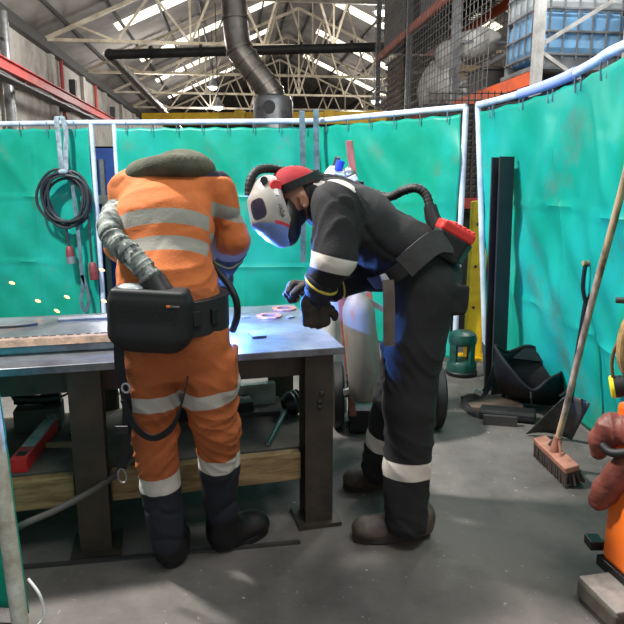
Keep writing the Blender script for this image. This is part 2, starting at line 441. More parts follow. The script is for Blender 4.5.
def roofz(l): return EZ + (l-EL)*SLO if l < RL else RZ - (l-RL)*SLO
k = 0
for al in (22, 28, 34.8, 41.5, 49):
    for (l0, l1) in ((-4.6, 2.4), (5.4, 11.6)):
        k += 1
        z0, z1 = roofz(l0)+.06, roofz(l1)+.06
        struct('window_%d' % k, MB().hexa([B(l0, al-.55, z0), B(l1, al-.55, z1), B(l1, al+.55, z1), B(l0, al+.55, z0)], [B(l0, al-.55, z0+.03), B(l1, al-.55, z1+.03), B(l1, al+.55, z1+.03), B(l0, al+.55, z0+.03)]), M_sky)
pu = MB()
for l in (-5.8, -4.3, -2.8, -1.3, .2, 1.7, 3.2, 4.6, 6.1, 7.6, 9.1, 10.6, 12.1, 13.6):
    pu.bar(B(l, 10, roofz(l)-.02), B(l, a1, roofz(l)-.02), .07, .14)
struct('trim_3', pu, M_dark)
# roof trusses: part of the building
def truss(al, idx):
    def bar(a, b, s): return MB().bar(B(a[0], al, a[1]), B(b[0], al, b[1]), s, s)
    root = bar((EL, EZ-.1), (ER, EZ-.1), .11)
    t = struct('trim_%d' % (idx+4), root, M_cream)
    struct('rafter', bar((EL, EZ-.15), (RL, RZ-.2), .13), M_cream, t); struct('rafter', bar((RL, RZ-.2), (ER, EZ-.15), .13), M_cream, t)
    n = 8; xs = [EL+(ER-EL)*i/n for i in range(n+1)]
    for i in range(n):
        m = (xs[i]+xs[i+1])/2; zm = roofz(m)-.2
        if i > 0: struct('strut', bar((xs[i], EZ-.1), (m, zm), .08), M_cream, t)
        if i < n-1: struct('strut', bar((m, zm), (xs[i+1], EZ-.1), .08), M_cream, t)
    for l in (xs[2], xs[6], RL): struct('strut', bar((l, EZ-.1), (l, roofz(l)-.2), .07), M_cream, t)
for i, al in enumerate((19, 25, 31.5, 38, 45, 53)): truss(al, i)
# red runway beam and cable tray along the left wall
rb = thing('runway_beam', B(EL+.55, 6, 4.6), 'long red steel crane rail along the white brick wall', 'beam')
obj('rail_girder', MB().ibeam(B(EL+.55, 6, 4.72), B(EL+.55, 58, 4.72), .25, .34, .03, .02, R_), M_redst, rb)
for al in range(9, 56, 6): obj('bracket', MB().box(B(EL+.28, al, 4.42), (.55, .12, .22), (R_, A_, Z_)), M_dark, rb)
ct = thing('cable_tray', B(EL+1.0, 6, 4.0), 'galvanised cable tray with dark cables under the red rail', 'cable tray')
obj('tray', MB().box(B(EL+.85, 30, 4.22), (.35, 48, .05), (R_, A_, Z_)), M_dark, ct)
for q in (-.09, 0, .1): obj('cable', MB().tube([B(EL+.85+q, a, 4.28+.03*math.sin(a*1.7+q*30)) for a in np.arange(6, 54, .7)], .035, 6), M_rub, ct)
for (al, h) in ((27.5, .7), (36, .65), (45, .6)):
    obj('rail_stop', MB().box(B(EL+.45, al, 4.9+h/2), (.25, .3, h), (R_, A_, Z_)), M_dark, rb)
dp = thing('downpipe', B(EL+.25, 19.8, 0), 'grey downpipe on the brick wall at the far left', 'pipe')
obj('pipe', MB().cyl(B(EL+.25, 20.4, 0), B(EL+.25, 20.4, 6.4), .14), M_galv, dp); obj('clip', MB().box(B(EL+.15, 20.4, 5.6), (.3, .4, .08), (R_, A_, Z_)), M_dark, dp)
for i, (al, lab) in enumerate(((27.2, 'red conduit on the white brick wall nearest the camera'), (33.5, 'red-brown conduit further along the white brick wall'))):
    tag(obj('conduit', MB().cyl(B(EL+.12, al, 3), B(EL+.12, al, 6.3), .07), M_redst), lab, 'pipe')
# dark service pipe, duct
sp = thing('service_pipe', P(109, 55, 17.5), 'dark steel pipe crossing under the roof trusses with an elbow at its left end', 'pipe')
obj('cross_run', MB().cyl(P(110, 54.5, 17.5), P(400, 46.5, 18.5), .125), M_dark, sp)
obj('elbow', MB().ell(P(110, 54.5, 17.5), (.15, .15, .15)), M_dark, sp)
obj('long_run', MB().cyl(P(110, 54.5, 17.5), P(110, 54.5, 17.5)+A_*36, .14), M_duct, sp)
for x in (150, 200, 300, 350): obj('flange', MB().cyl(P(x, 53.4-(x-110)*.0276, 17.5+(x-110)*.00345), P(x+3, 53.4-(x-110)*.0276, 17.5+(x-110)*.00345), .17), M_dark, sp)
du = thing('extraction_duct', P(238, 48, 13), 'silver round extraction duct bending down over the green curtain', 'duct')
dpts = spline([P(228, -60, 13.3), P(233, -10, 13.1), P(238, 44, 13), P(248, 62, 13), P(268, 88, 13), P(273, 98, 13)], 6)
obj('duct_pipe', MB().tube(dpts, .25, 20), M_duct, du)
for q in (4, 9, 13, 17, 20, 23, 26): obj('joint_ring', MB().tube([dpts[q]-nrm(dpts[q+1]-dpts[q])*.025, dpts[q]+nrm(dpts[q+1]-dpts[q])*.025], .275, 20), M_duct, du)
hb = P(273, 108, 13)
obj('fan_housing', MB().lathe([(.2, .26), (.36, .2), (.40, .12), (.40, -.9), (.3, -.9)], hb, n=16), M_galv, du)
obj('inlet', MB().cyl(hb+V(-.05, -.36, -.02), hb+V(-.05, -.43, -.02), .12), M_black, du)
yb = thing('gantry_beam', P(270, 118, 9), 'yellow steel beam seen just above the top rail of the back curtains', 'beam')
obj('beam_web', MB().bar(P(143, 119.5, 14.6), P(400, 117.5, 14.4), .16, .26), M_yel, yb)
for x in (240, 329, 374): obj('end_plate', MB().box(P(x, 116, 14.38), (.22, .2, .22)), M_yel, yb)
for i, (x, y, d, lab) in enumerate(((376, 101, 30, 'bright hanging bay lamp right of the duct beside the dark mesh'), (213, 87, 34, 'small bright hanging bay lamp, upper one left of the duct'), (218, 107, 30, 'small bright hanging bay lamp just above the yellow beam'), (381, 12, 24, 'hanging bay lamp high under the roof next to the mesh cage'))):
    c = P(x, y, d); t = thing('bay_lamp', c, lab, 'lamp', 'hanging bay lamps')
    obj('lamp_shade', MB().lathe([(.08, .42), (.12, .3), (.3, .02), (.3, 0)], c), M_galv, t)
    obj('bulb', MB().ell(c, (.22, .22, .16)), mat('lamp_glow', (255, 250, 240), emit=((255, 250, 235), 6)), t)
    obj('cord', MB().cyl(c+V(0, 0, .4), V(c[0], c[1], roofz(np.dot(c, R_))-.05), .02, n=6), M_black, t)

# ------------------------------------------------------------------ pallet racking on the right
LF = 3.45; FR = (7.14, 9.9, 12.6, 15.3); Z1, Z2 = 2.66, 4.38
rk = thing('pallet_rack', B(LF, 7.14, 0), 'tall pallet racking with grey uprights and orange beams above the right curtain', 'rack')
for al in FR:
    m = mat('pale_upright', (186, 184, 180), .55, rgb2=(150, 148, 144), scale=5) if al < 8 else M_galv
    for l in (LF, LF+1.1): obj('upright', MB().box(B(l, al, 3.4), (.1, .1, 6.8), (R_, A_, Z_)).box(B(l-.035, al-.052, 3.4), (.02, .01, 6.8), (R_, A_, Z_)), m, rk)
    z = .4
    sgn = 1
    for z in (.3, .95, 1.6, 2.25, 2.98, 3.62, 4.3, 5.0):
        up = z in (.3, 1.6, 2.98, 4.3)
        obj('brace', MB().bar(B(LF, al, z if up else z+.0), B(LF+1.1, al, z+.66 if up else z+.66-0.0) if up else B(LF+1.1, al, z-.0), .04, .04, R_), m, rk)
    obj('brace', MB().bar(B(LF, al, 2.95), B(LF+1.1, al, 2.3), .04, .04, R_), m, rk)
for i in range(3):
    for zz in (Z1, Z2):
        for l in (LF, LF+1.1): obj('beam', MB().bar(B(l, FR[i]+.05, zz), B(l, FR[i+1]-.05, zz), .06, .15), M_org, rk)
        dk = MB()
        for q in np.arange(FR[i]+.1, FR[i+1]-.1, .12): dk.bar(B(LF+.02, q, zz+.085), B(LF+1.08, q, zz+.085), .02, .02)
        for l in (LF+.2, LF+.55, LF+.9): dk.bar(B(l, FR[i]+.06, zz+.07), B(l, FR[i+1]-.06, zz+.07), .02, .02)
        obj('shelf_deck', dk, M_dark, rk)
    for (l, z0, z1) in ((LF-.08, Z1-.05, 6.7), (LF+1.2, Z1-.05, 6.7)):
        if i == 0 and l < LF+1: f0, f1 = FR[0]+1.25, FR[1]
        else: f0, f1 = FR[i], FR[i+1]
        ms = MB()
        for q in np.arange(f0, f1+.01, .15): ms.bar(B(l, q, z0), B(l, q, z1), .009, .009)
        for q in np.arange(z0, z1, .12): ms.bar(B(l, f0, q), B(l, f1, q), .009, .009)
        obj('mesh_panel', ms, mat('mesh_wire', (96, 93, 90), .5, .3), rk)
def tote(al, lat, z, lab):
    c = B(lat, al, z); t = thing('bulk_tote', c, lab, 'tote', 'bulk liquid totes on the rack')
    def sh(z0, z1, a, b): return MB().box(c+Z_*(z0+z1)/2, (a, b, z1-z0), (R_, A_, Z_))
    obj('pallet', sh(0, .05, 1.18, .98).box(c+Z_*.1-A_*.4, (1.1, .12, .1), (R_, A_, Z_)).box(c+Z_*.1+A_*.4, (1.1, .12, .1), (R_, A_, Z_)), M_galv, t)
    obj('liquid_tank', sh(.16, .66, 1.1, .9), M_liquid, t, bevel=.09); obj('upper_tank', sh(.66, 1.15, 1.1, .9), M_toteup, t, bevel=.09)
    cg = MB()
    for zz in (.17, .42, .67, .92, 1.17):
        pts = []
        for (sx, sy) in ((1, 1), (-1, 1), (-1, -1), (1, -1)):
            for k in range(5):
                an = math.atan2(sy, sx) - math.pi/4 + k*math.pi/8
                pts.append(c + Z_*zz + R_*(sx*.44+.14*math.cos(an)) + A_*(sy*.34+.14*math.sin(an)))
        cg.tube(pts, .018, 6, closed=True)
    for q in np.linspace(-.44, .44, 6):
        for s in (-1, 1): cg.tube([c+R_*q+A_*s*.48+Z_*.12, c+R_*q+A_*s*.48+Z_*1.17], .012, 6)
    for q in np.linspace(-.34, .34, 5):
        for s in (-1, 1): cg.tube([c+R_*s*.58+A_*q+Z_*.12, c+R_*s*.58+A_*q+Z_*1.17], .012, 6)
    obj('wire_cage', cg, M_galv, t)
tote(7.82, LF+.66, Z1+.12, 'caged blue liquid tote behind the white rack upright')
cr = thing('plastic_crate', B(LF+.5, 9.25, Z1+.1), 'dark crate on the orange beam between the blue tote and the grey upright', 'crate')
obj('crate_body', MB().box(B(LF+.5, 9.2, Z1+.25), (.9, .55, .3), (R_, A_, Z_)), M_dark, cr, bevel=.02)
obj('rim', MB().box(B(LF+.5, 9.2, Z1+.40), (.95, .6, .04), (R_, A_, Z_)), M_dark, cr, bevel=.01)
def sack(c, r, lab, seed, m=M_sack):
    F = SDF(np.array(c)-max(r)*1.3-.05, np.array(c)+max(r)*1.3+.05, .03)
    F.ell(c, r, (R_, A_, Z_), .02).noise(.04, 9, seed).crease(.09, 6, seed+20)
    tag(obj('sack', F.mesh(), m), lab, 'sack', 'white sacks on the rack')
sack(B(LF+.35, 11.6, Z1+.5), (.4, .5, .42), 'plump white sack at the left end of the sacks behind mesh', 1)
sack(B(LF+.45, 11.0, Z1+.95), (.4, .45, .3), 'white sack on top of the sack pile behind the grey upright', 2)
sack(B(LF+.4, 10.75, Z1+.42), (.42, .4, .34), 'white sack under the topmost sack behind the mesh', 3)
sack(B(LF+.4, 9.95+.25, Z1+.95), (.4, .32, .2), 'grey-white slumped sack on the brown flattened boxes', 5)
for i in range(5):
    tag(obj('flat_carton', MB().box(B(LF+.45+.02*(i % 2), 9.72+.02*i, Z1+.47+.07*i) if False else B(LF+.5+.02*(i % 2), 10.28, Z1+.14+.115*i), (.8, .42, .1), (R_, A_, Z_)), M_card if i > 2 else M_sack, bevel=.01),
        ['bottom carton of the pile right of the grey rack upright', 'second carton up in the pile by the grey upright', 'middle carton of the pile by the grey upright', 'brown carton, fourth up in the pile by the grey upright', 'top brown carton under the slumped grey sack'][i], 'carton', 'cartons behind the mesh')
for i in range(9):
    mb = MB(); z = Z1+.1+.15*i; c = B(LF+.5, 14.0, z)
    for q in (-.5, -.25, 0, .25, .5): mb.box(c+A_*q*1.0+Z_*.125, (1.0, .13, .025), (R_, A_, Z_))
    for q in (-.4, 0, .4): mb.box(c+R_*q+Z_*.06, (.1, 1.1, .1), (R_, A_, Z_))
    tag(obj('wooden_pallet', mb, M_old), 'brown wooden pallet number %s up in the stack behind the dark mesh' % ['one', 'two', 'three', 'four', 'five', 'six', 'seven', 'eight', 'nine'][i], 'pallet', 'pallet stack on the rack')
# a big dark bale of rolled mesh on the upper level
bl = MB().box(B(LF+.5, 11.2, Z2+.75), (.9, 1.9, 1.3), (R_, A_, Z_))
tag(obj('wrapped_load', bl, mat('dark_wrap', (62, 60, 58), .6, rgb2=(96, 92, 88), scale=5), bevel=.06), 'dark wrapped load on the upper rack level', 'load')
bl = MB().box(B(LF+.5, 14.0, Z2+.7), (.9, 2.0, 1.2), (R_, A_, Z_))
tag(obj('wrapped_load', bl, MATS['dark_wrap'], bevel=.06), 'further dark wrapped load on the upper rack level beside the roof trusses', 'load')

# ------------------------------------------------------------------ welding curtains
RT = 2.03
def resample(pl, n):
    pl = [np.array(p, float) for p in pl]; L = [0]
    for a, b in zip(pl, pl[1:]): L.append(L[-1]+np.linalg.norm(b-a))
    out = []
    for t in np.linspace(0, L[-1], n):
        i = min(max(np.searchsorted(L, t)-1, 0), len(pl)-2); f = (t-L[i])/(L[i+1]-L[i]+1e-9); out.append(pl[i]*(1-f)+pl[i+1]*f)
    return out, L[-1]
def sheet(top, bot, seed, amp=.03, nz=70, ties=6, toward=V(0, -1, 0), bulge=0):
    nx = max(40, int(resample(top, 2)[1]/.022))
    T, Lx = resample(top, nx); Bt, _ = resample(bot, nx); rng = np.random.RandomState(seed); vs = []
    ph = rng.rand(8)*6.28
    for j in range(nz):
        tz = j/(nz-1)
        for i in range(nx):
            s = i/(nx-1); p = T[i]*(1-tz)+Bt[i]*tz
            sag = .016*abs(math.sin(math.pi*s*ties))*max(0, 1-tz*9)
            p = p - V(0, 0, 1)*sag*.8
            x = s*Lx
            d = amp*(.5*math.sin(x*5.2+ph[0]+1.3*tz)+.35*math.sin(x*9+ph[1]-2*tz+1.2*math.sin(tz*5+ph[2]))+.5*math.sin(tz*7+x*3.1+ph[3])*tz)
            d += amp*.5*math.sin((x*1.0+tz*1.6)*9+ph[4])*math.sin(x*2.3+ph[5]) + amp*.35*math.sin((x*1.1-tz*1.9)*13+ph[6])*math.sin(tz*5+ph[7])
            d += .012*math.exp(-((tz-.34-.01*math.sin(x*2+ph[0]))/.006)**2) + .012*math.exp(-((tz-.67-.012*math.sin(x*1.7+ph[1]))/.006)**2)
            for kx in (.31, .64): d += .010*math.exp(-((s-kx-.01*math.sin(tz*4+ph[2]))*Lx/.014)**2)
            d += amp*.6*math.exp(-(((s-.5)*Lx*.8-(tz-.2)*1.1+.2*math.sin(ph[3]))/.05)**2)*(1-tz)
            d += bulge*math.sin(math.pi*tz)*math.sin(math.pi*s)
            d *= min(1, tz*5+.15)
            vs.append(p + toward*d)
    fs = [(j*nx+i, j*nx+i+1, (j+1)*nx+i+1, (j+1)*nx+i) for j in range(nz-1) for i in range(nx-1)]
    return MB().add(vs, fs, True)
def curtain(label, rail, top, bot, posts, seed, amp=.03, toward=V(0, -1, 0), ties=6, group='green welding curtains', bulge=0, rail_m=None):
    t = thing('welding_curtain', (bot[0]+bot[-1])/2*V(1, 1, 0), label, 'curtain', group)
    obj('curtain_sheet', sheet(top, bot, seed, amp, ties=ties, toward=toward, bulge=bulge), M_curt, t, solid=.002)
    if rail: obj('top_rail', MB().tube(rail, .024, 12), rail_m or M_pipe, t)
    for a, b in posts: obj('post', MB().cyl(a, b, .022), M_pipe, t)
    T, _ = resample(top, ties*2+1)
    for p in T[1::2]:
        obj('tie', MB().tube([p+V(0, .03, -.06), p+V(0, .045, .0), p+V(0, .03, .055), p+V(0, -.02, .055), p+V(0, -.035, 0), p+V(0, -.03, -.06)], .005, 6), M_strap, t)
    return t
dn = V(0, 0, RT-.05)
g = [G(-70, 125, RT), G(91, 122.5, RT), G(114, 122.5, RT), G(307, 121, RT), G(316, 121, RT), G(466, 107, RT)]
sub = V(0, 0, .045)
curtain('green welding curtain at far left with a coiled cable hanging on it', g[0:2], [g[0]-sub, g[1]-sub-V(.03, 0, 0)], [g[0]-dn, g[1]-dn-V(.03, 0, 0)], [(g[1], g[1]*V(1, 1, 0))], 3, .02)
curtain('wide green welding curtain behind the person in orange', g[1:4], [g[2]-sub, g[4]-sub+V(.02, .03, 0)], [g[2]-dn, g[4]-dn+V(.02, .03, 0)], [(g[2], g[2]*V(1, 1, 0))], 5, .025, ties=8)
mid = curtain('green welding curtain behind the person in black, up to the yellow post', g[3:6], [g[4]-sub, g[5]-sub-V(.03, -.03, 0)], [g[4]-dn, g[5]-dn-V(.03, -.03, 0)], [(g[5], g[5]*V(1, 1, 0))], 9, .045, ties=6)
rr = [G(478, 105, RT), G(520, 94, RT), G(560, 80, RT), G(592, 64, RT), G(624, 46, RT), V(1.42, 2.1, RT), V(1.5, 1.2, RT)]
bt = [G(486, 374), G(515, 381), G(560, 410), G(600, 447), G(640, 488), V(1.72, 2.1, .02), V(1.75, 1.2, .02)]
rr = spline(rr, 4)
rc = curtain('stained green welding curtain on the right behind the broom', rr, [p-sub for p in rr], [b+V(0, 0, .02) for b in bt], [(rr[0], bt[0]*V(1, 1, 0))], 14, .034, toward=V(-1, -.2, 0), ties=9, bulge=.05)
lilac = mat('lilac_sleeve', (150, 166, 222), .5)
obj('rail_sleeve', MB().tube(rr[4:11], .031, 12), lilac, rc)
obj('second_rail', MB().tube([p+V(0.03, .02, -.045) for p in rr[1:12]], .017, 10), M_dark, rc)
for (x, y0, y1) in ((302, 116, 262), (316, 116, 300)):
    a = G(x, y0, RT+.03)+V(0, -.03, 0); mb = MB(); b = P(x+1, y1, a[1]-.05)
    ribbon(mb, spline([a+V(0, .06, -.03), a, (a+b)/2+V(.008, -.03, 0), b], 8), V(1, .2, 0), .05, .01)
    tag(obj('edge_strap', mb, M_strap, mid), 'dark grey-teal strap hanging from the rail')
# near left screen: only its post and a strip of sheet show
pl = G(21, 628); pt = pl+V(-.05, 0, 1.9)
ft = thing('welding_curtain', pl, 'near screen at the left edge, a pale dirty post with a strip of green sheet', 'curtain', 'green welding curtains')
obj('post', MB().cyl(pl, pt, .027), mat('dirty_post', (205, 208, 196), .6, rgb2=(150, 140, 118), scale=9), ft)
obj('curtain_sheet', sheet([pt+V(.028, .012, -.03), pt+V(-.03, .034, -.03), pt+V(-.7, .06, -.03)], [pl+V(.028, .012, .05), pl+V(-.03, .034, .05), pl+V(-.7, .06, .05)], 22, .006), M_curt, ft, solid=.002)
obj('top_rail', MB().cyl(pt, pt+V(-.75, .04, 0), .024), M_pipe, ft)
tag(obj('wire_loop', MB().tube(spline([pl+V(.03, .02, .17), pl+V(.075, .0, .12), pl+V(.085, -.01, .05), pl+V(.05, -.02, .012), pl+V(.02, -.06, .008)], 6), .005, 8), M_white), 'thin white wire loop at the foot of the near left post', 'wire')

# behind the curtains
bx = thing('storage_container', P(103, 250, 7.6), 'dark blue steel container seen through the gap in the back curtains', 'container')
c0 = P(100, 200, 7.7)
obj('container_body', MB().box(V(c0[0], 8.1, .94), (1.6, .9, 1.88)), M_blue, bx)
for x in (93, 100, 107): obj('frame_bar', MB().box(P(x, 240, 7.62)*V(1, 1, 0)+V(0, 0, .9), (.05, .05, 1.7)), M_galv, bx)
obj('frame_bar', MB().box(V(c0[0], 7.62, 1.28), (1.6, .06, .1)), M_galv, bx)
obj('corrugated_top', MB().box(V(c0[0], 7.9, 2.02), (1.6, .5, .24)), mat('corrugated', (168, 160, 152), .6, rgb2=(120, 112, 106), scale=30, stretch=(6, 1, .3)), bx)
yp = thing('rack_guard', G(472, 362), 'yellow steel guard post in the gap between the two right curtains', 'post')
q = G(472, 358); hh = P(472, 201, q[1])[2]
obj('post_body', MB().box(q+V(0, 0, hh/2), (.135, .10, hh)), M_yel, yp, bevel=.008)
for zf in (.86, .6, .34): obj('bolt_hole', MB().cyl(q+V(-.025, -.052, hh*zf), q+V(-.025, -.058, hh*zf), .012), M_dark, yp)
obj('base_plate', MB().box(q+V(0, 0, .01), (.24, .2, .02)), M_yel, yp)
mp = thing('mesh_partition', q+V(.02, .9, 0), 'dark wire mesh panel behind the yellow post', 'partition')
cm = q+V(.08, .9, 0)
pm = MB()
for i in range(13): pm.bar(cm+V(-.36+.06*i, 0, 1.2), cm+V(-.36+.06*i, 0, 2.3), .01, .01)
for i in range(19): pm.bar(cm+V(-.36, 0, 1.2+.06*i), cm+V(.36, 0, 1.2+.06*i), .01, .01)
obj('wire_mesh', pm, M_dark, mp); obj('backing', MB().box(cm+V(0, .12, 1.1), (.8, .04, 2.2)), mat('dark_backing', (48, 44, 42), .8), mp)
obj('red_rail', MB().box(cm+V(0, -.02, 1.28), (.75, .05, .1)), M_redst, mp)

# ------------------------------------------------------------------ bench
F0 = V(.135, 2.473, 0); E = V(.970, .242, 0); Nn = V(-.242, .970, 0)
def T(t, n, z): return F0 + E*t + Nn*n + Z_*z
TL = -2.15; TZ = .80; AX = (E, Nn, Z_)
tb = thing('welding_bench', T(-.95, .5, 0), 'long steel welding bench with a thick plate top and timber-edged shelf', 'bench')
obj('tabletop', MB().box(T(TL/2, .485, TZ-.015), (-TL, .97, .03), AX), M_top, tb, bevel=.003)
def leg(t, n):
    l = obj('leg', MB().ibeam(T(t, n, .015), T(t, n, TZ-.03), .12, .12, .012, .01, E), M_bench, tb)
    obj('base_plate', MB().box(T(t, n, .009), (.19, .18, .018), AX), M_bench, l)
    if t > -.2:
        for z in (.60, .565, .54): obj('weld_spot', MB().ell(T(t+.01*(z > .58), n-.062, z), (.012, .008, .012)), M_bench, l)
for t in (-.10, -1.02, -1.95): leg(t, .09); leg(t, .88)
obj('front_rail', MB().box(T(TL/2-.02, .115, TZ-.085), (-TL-.1, .012, .11), AX), M_bench, tb)
obj('back_rail', MB().box(T(TL/2-.02, .90, TZ-.085), (-TL-.1, .012, .11), AX), M_bench, tb)
for t in (-.05, -1.0): obj('cross_rail', MB().box(T(t, .5, TZ-.085), (.012, .75, .11), AX), M_bench, tb)
for (ta, tb_) in ((-2.15, -1.09), (-.95, -.17)): obj('shelf_timber', MB().box(T((ta+tb_)/2, .10, .262), (tb_-ta, .05, .125), AX), M_wood, tb, bevel=.004)
obj('shelf_timber', MB().box(T(TL/2-.05, .80, .262), (-TL-.15, .05, .125), AX), M_wood, tb)
obj('shelf_board', MB().box(T(TL/2-.02, .47, .316), (-TL-.12, .66, .018), AX), M_board, tb)
# slab on the left half of the bench
sl = thing('steel_slab', T(-1.5, .6, TZ), 'thick rusty steel slab lying on the left half of the bench', 'slab')
rng = random.Random(3)
obj('slab_body', MB().hexa([T(-2.15, .20, TZ), T(-.80, .20, TZ), T(-.80, .66, TZ), T(-2.15, .66, TZ)], [T(-2.15, .215, TZ+.055), T(-.80, .215, TZ+.055), T(-.80, .66, TZ+.055), T(-2.15, .66, TZ+.055)]), M_top, sl, bevel=.004)
ed = MB(); edge = mat('rust_edge', (138, 112, 92), .8, rgb2=(90, 72, 60), scale=14, bump=.4)
obj('rusty_edge', MB().hexa([T(-2.15, .180, TZ+.036), T(-.80, .180, TZ+.036), T(-.80, .2, TZ+.036), T(-2.15, .2, TZ+.036)], [T(-2.15, .205, TZ+.058), T(-.80, .205, TZ+.058), T(-.80, .25, TZ+.058), T(-2.15, .25, TZ+.058)]), edge, sl)
for i in range(26):
    t = -1.75+i*.033+rng.random()*.01
    ed.box(T(t, .245+rng.random()*.004, TZ+.0585), (.014+rng.random()*.012, .012, .003), AX)
obj('cut_burr', ed, M_dark, sl)
tag(obj('flat_bar', MB().box(T(-1.05, .56, TZ+.06), (.24, .06, .009), AX), M_galv), 'short flat steel bar on the slab left of the person in orange', 'bar')
hk = T(-1.33, .45, TZ+.062)
tag(obj('hooked_rod', MB().tube([hk-E*.20, hk, hk+E*.05+Nn*.012, hk+E*.085+Nn*.035], .006, 8), M_dark), 'dark bent rod lying on the slab at the left', 'rod')
for (x, y, lab) in ((269, 317, 'flat pinkish ring on the bench, the nearer left of two'), (284, 309.5, 'flat pinkish ring on the bench, the further right of two')):
    c = G(x, y, TZ); tag(obj('steel_ring', MB().lathe([(.038, .001), (.064, .001), (.064, .009), (.038, .009)], c, closed=True), M_copper), lab, 'ring', 'rings on the bench')
c = G(257, 336, TZ); tag(obj('steel_plate', MB().box(c+V(0, 0, .006), (.062, .095, .010), (nrm(V(.95, .3, 0)), nrm(V(-.3, .95, 0)), Z_)), M_galv), 'small square steel plate on the bench right of the orange trousers', 'plate')
for (x, y, s, lab) in ((245, 318, .03, 'bright metal scrap on the bench beside the orange trousers'), (290, 318, .025, 'little light metal scrap right of the pink rings')):
    c = G(x, y, TZ); tag(obj('metal_scrap', MB().box(c+V(0, 0, .004), (s*1.6, s, .008), (nrm(V(.7, .6, 0)), nrm(V(-.6, .7, 0)), Z_)), M_galv), lab, 'scrap')
# things on the shelf
SZ = .3255
sb = thing('level_box', G(18, 474, SZ), 'long red box with a pale teal label on the bench shelf', 'box')
a = G(19, 473, SZ); b = V(-1.225, 2.82, SZ); d = nrm(b-a); sd = nrm(np.cross(d, Z_))
obj('box_body', MB().box((a+b)/2+Z_*.03, (np.linalg.norm(b-a), .062, .06), (d, sd, Z_)), M_red, sb, bevel=.003)
obj('top_label', MB().box((a+b)/2+Z_*.0606+d*.05, (np.linalg.norm(b-a)*.72, .05, .0012), (d, sd, Z_)), mat('teal_label', (120, 176, 172), .5, rgb2=(205, 214, 208), scale=14), sb)
obj('dark_mark', MB().box(a+d*.05+Z_*.0608, (.04, .035, .0014), (d, sd, Z_)), M_black, sb)
gb = thing('grinder_carton', G(36, 432, SZ), 'dark carton with a black grinder on top on the bench shelf', 'carton')
c = G(38, 433, SZ)+Nn*.08
obj('carton_body', MB().box(c+Z_*.055, (.20, .15, .11), AX), mat('dark_carton', (66, 64, 58), .8), gb, bevel=.004)
obj('side_label', MB().box(c+Z_*.055-Nn*.0755+E*.07, (.05, .002, .06), AX), mat('pale_label', (104, 112, 106), .7, rgb2=(60, 64, 60), scale=60), gb)
ag = thing('angle_grinder', c+Z_*.11, 'black grinder lying on the dark carton under the bench', 'tool')
obj('grinder_body', MB().tube(spline([c+Z_*.15-E*.10, c+Z_*.14-E*.05, c+Z_*.135+E*.02, c+Z_*.14+E*.10], 5), [.03]*5+[.022]*5+[.028]*6, 12), M_black, ag)
obj('grip', MB().cyl(c+Z_*.14-E*.09, c+Z_*.19-E*.105-Nn*.02, .018), M_black, ag)
obj('cord', MB().tube(spline([c+Z_*.14+E*.1, c+Z_*.16+E*.14, c+Z_*.19+E*.16, c+Z_*.19+E*.2], 5), .005, 6), M_rub, ag)
q = G(105, 399, SZ+.02); tag(obj('white_tube', MB().lathe([(.012, 0), (.019, 0), (.019, .45), (.012, .45)], q+Z_*.0, nrm(V(.3, .9, .02)), closed=True), M_white), 'white tube on the shelf just left of the orange legs', 'tube')
for (x, y, l, w_, lab, an) in ((63, 447, .14, .02, 'short pale off-cut on the shelf right of the red box', .2), (78, 440, .16, .025, 'dark steel off-cut on the shelf beside the front bench leg', 1.1), (250, 415, .3, .05, 'dark flat bar at the back of the shelf left of the green tool', .1)):
    c = G(x, y, SZ); tag(obj('off_cut', MB().box(c+Z_*.011, (l, w_, .02), (E*math.cos(an)-Nn*math.sin(an), E*math.sin(an)+Nn*math.cos(an), Z_)), M_card if x == 63 else M_dark), lab, 'off-cut')
tag(obj('steel_channel', MB().box(T(-.52, .73, SZ+.055), (.72, .05, .11), AX), mat('pale_steel', (176, 174, 168), .5, .2, rgb2=(140, 136, 128), scale=8)), 'pale grey steel channel standing at the back of the shelf', 'channel')
tag(obj('steel_block', MB().box(T(-.55, .62, SZ+.035), (.5, .12, .07), AX), M_black, bevel=.004), 'dark low block on the shelf in front of the pale channel', 'block')
gt = thing('pedestal_tool', G(292, 418, SZ), 'dark green tube with a ribbed round head lying on the shelf', 'tool')
Mg = mat('dark_green', (24, 74, 66), .4, rgb2=(16, 48, 44), scale=10)
hc = G(292, 415, SZ)+Z_*.062
a = G(268, 447, SZ)+Z_*.014
obj('handle', MB().lathe([(.008, 0), (.0125, 0), (.0125, 1), (.008, 1)], a, (1, 0, 0), closed=True), Mg, gt) if False else obj('handle', MB().cyl(a, hc-V(.03, .05, .02), .0125), Mg, gt)
obj('handle_end', MB().cyl(a, a-nrm(hc-a)*.004, .009), M_galv, gt)
obj('round_head', MB().lathe([(.001, -.05), (.035, -.045), (.055, -.02), (.062, 0), (.056, .012), (.062, .022), (.055, .032), (.060, .042), (.045, .055), (.001, .06)], hc, (1, .5, .25)), M_black, gt)
# cable running from the floor on the left to the shelf
tag(obj('welding_cable', MB().tube(spline([V(-1.5, 1.9, .02), G(-10, 545, .05), P(18, 527, 2.06), P(60, 508, 2.14), P(100, 486, 2.25), P(122, 469, 2.36), P(140, 455, 2.47), P(170, 440, 2.75)], 8), .013, 10), mat('grey_cable', (88, 86, 82), .6)), 'grey cable rising from the floor across the left bench leg', 'cable')
struct('trim_20', MB().bar(G(-40, 574)+Z_*.004, G(300, 543)+Z_*.004, .02, .012), M_dark)

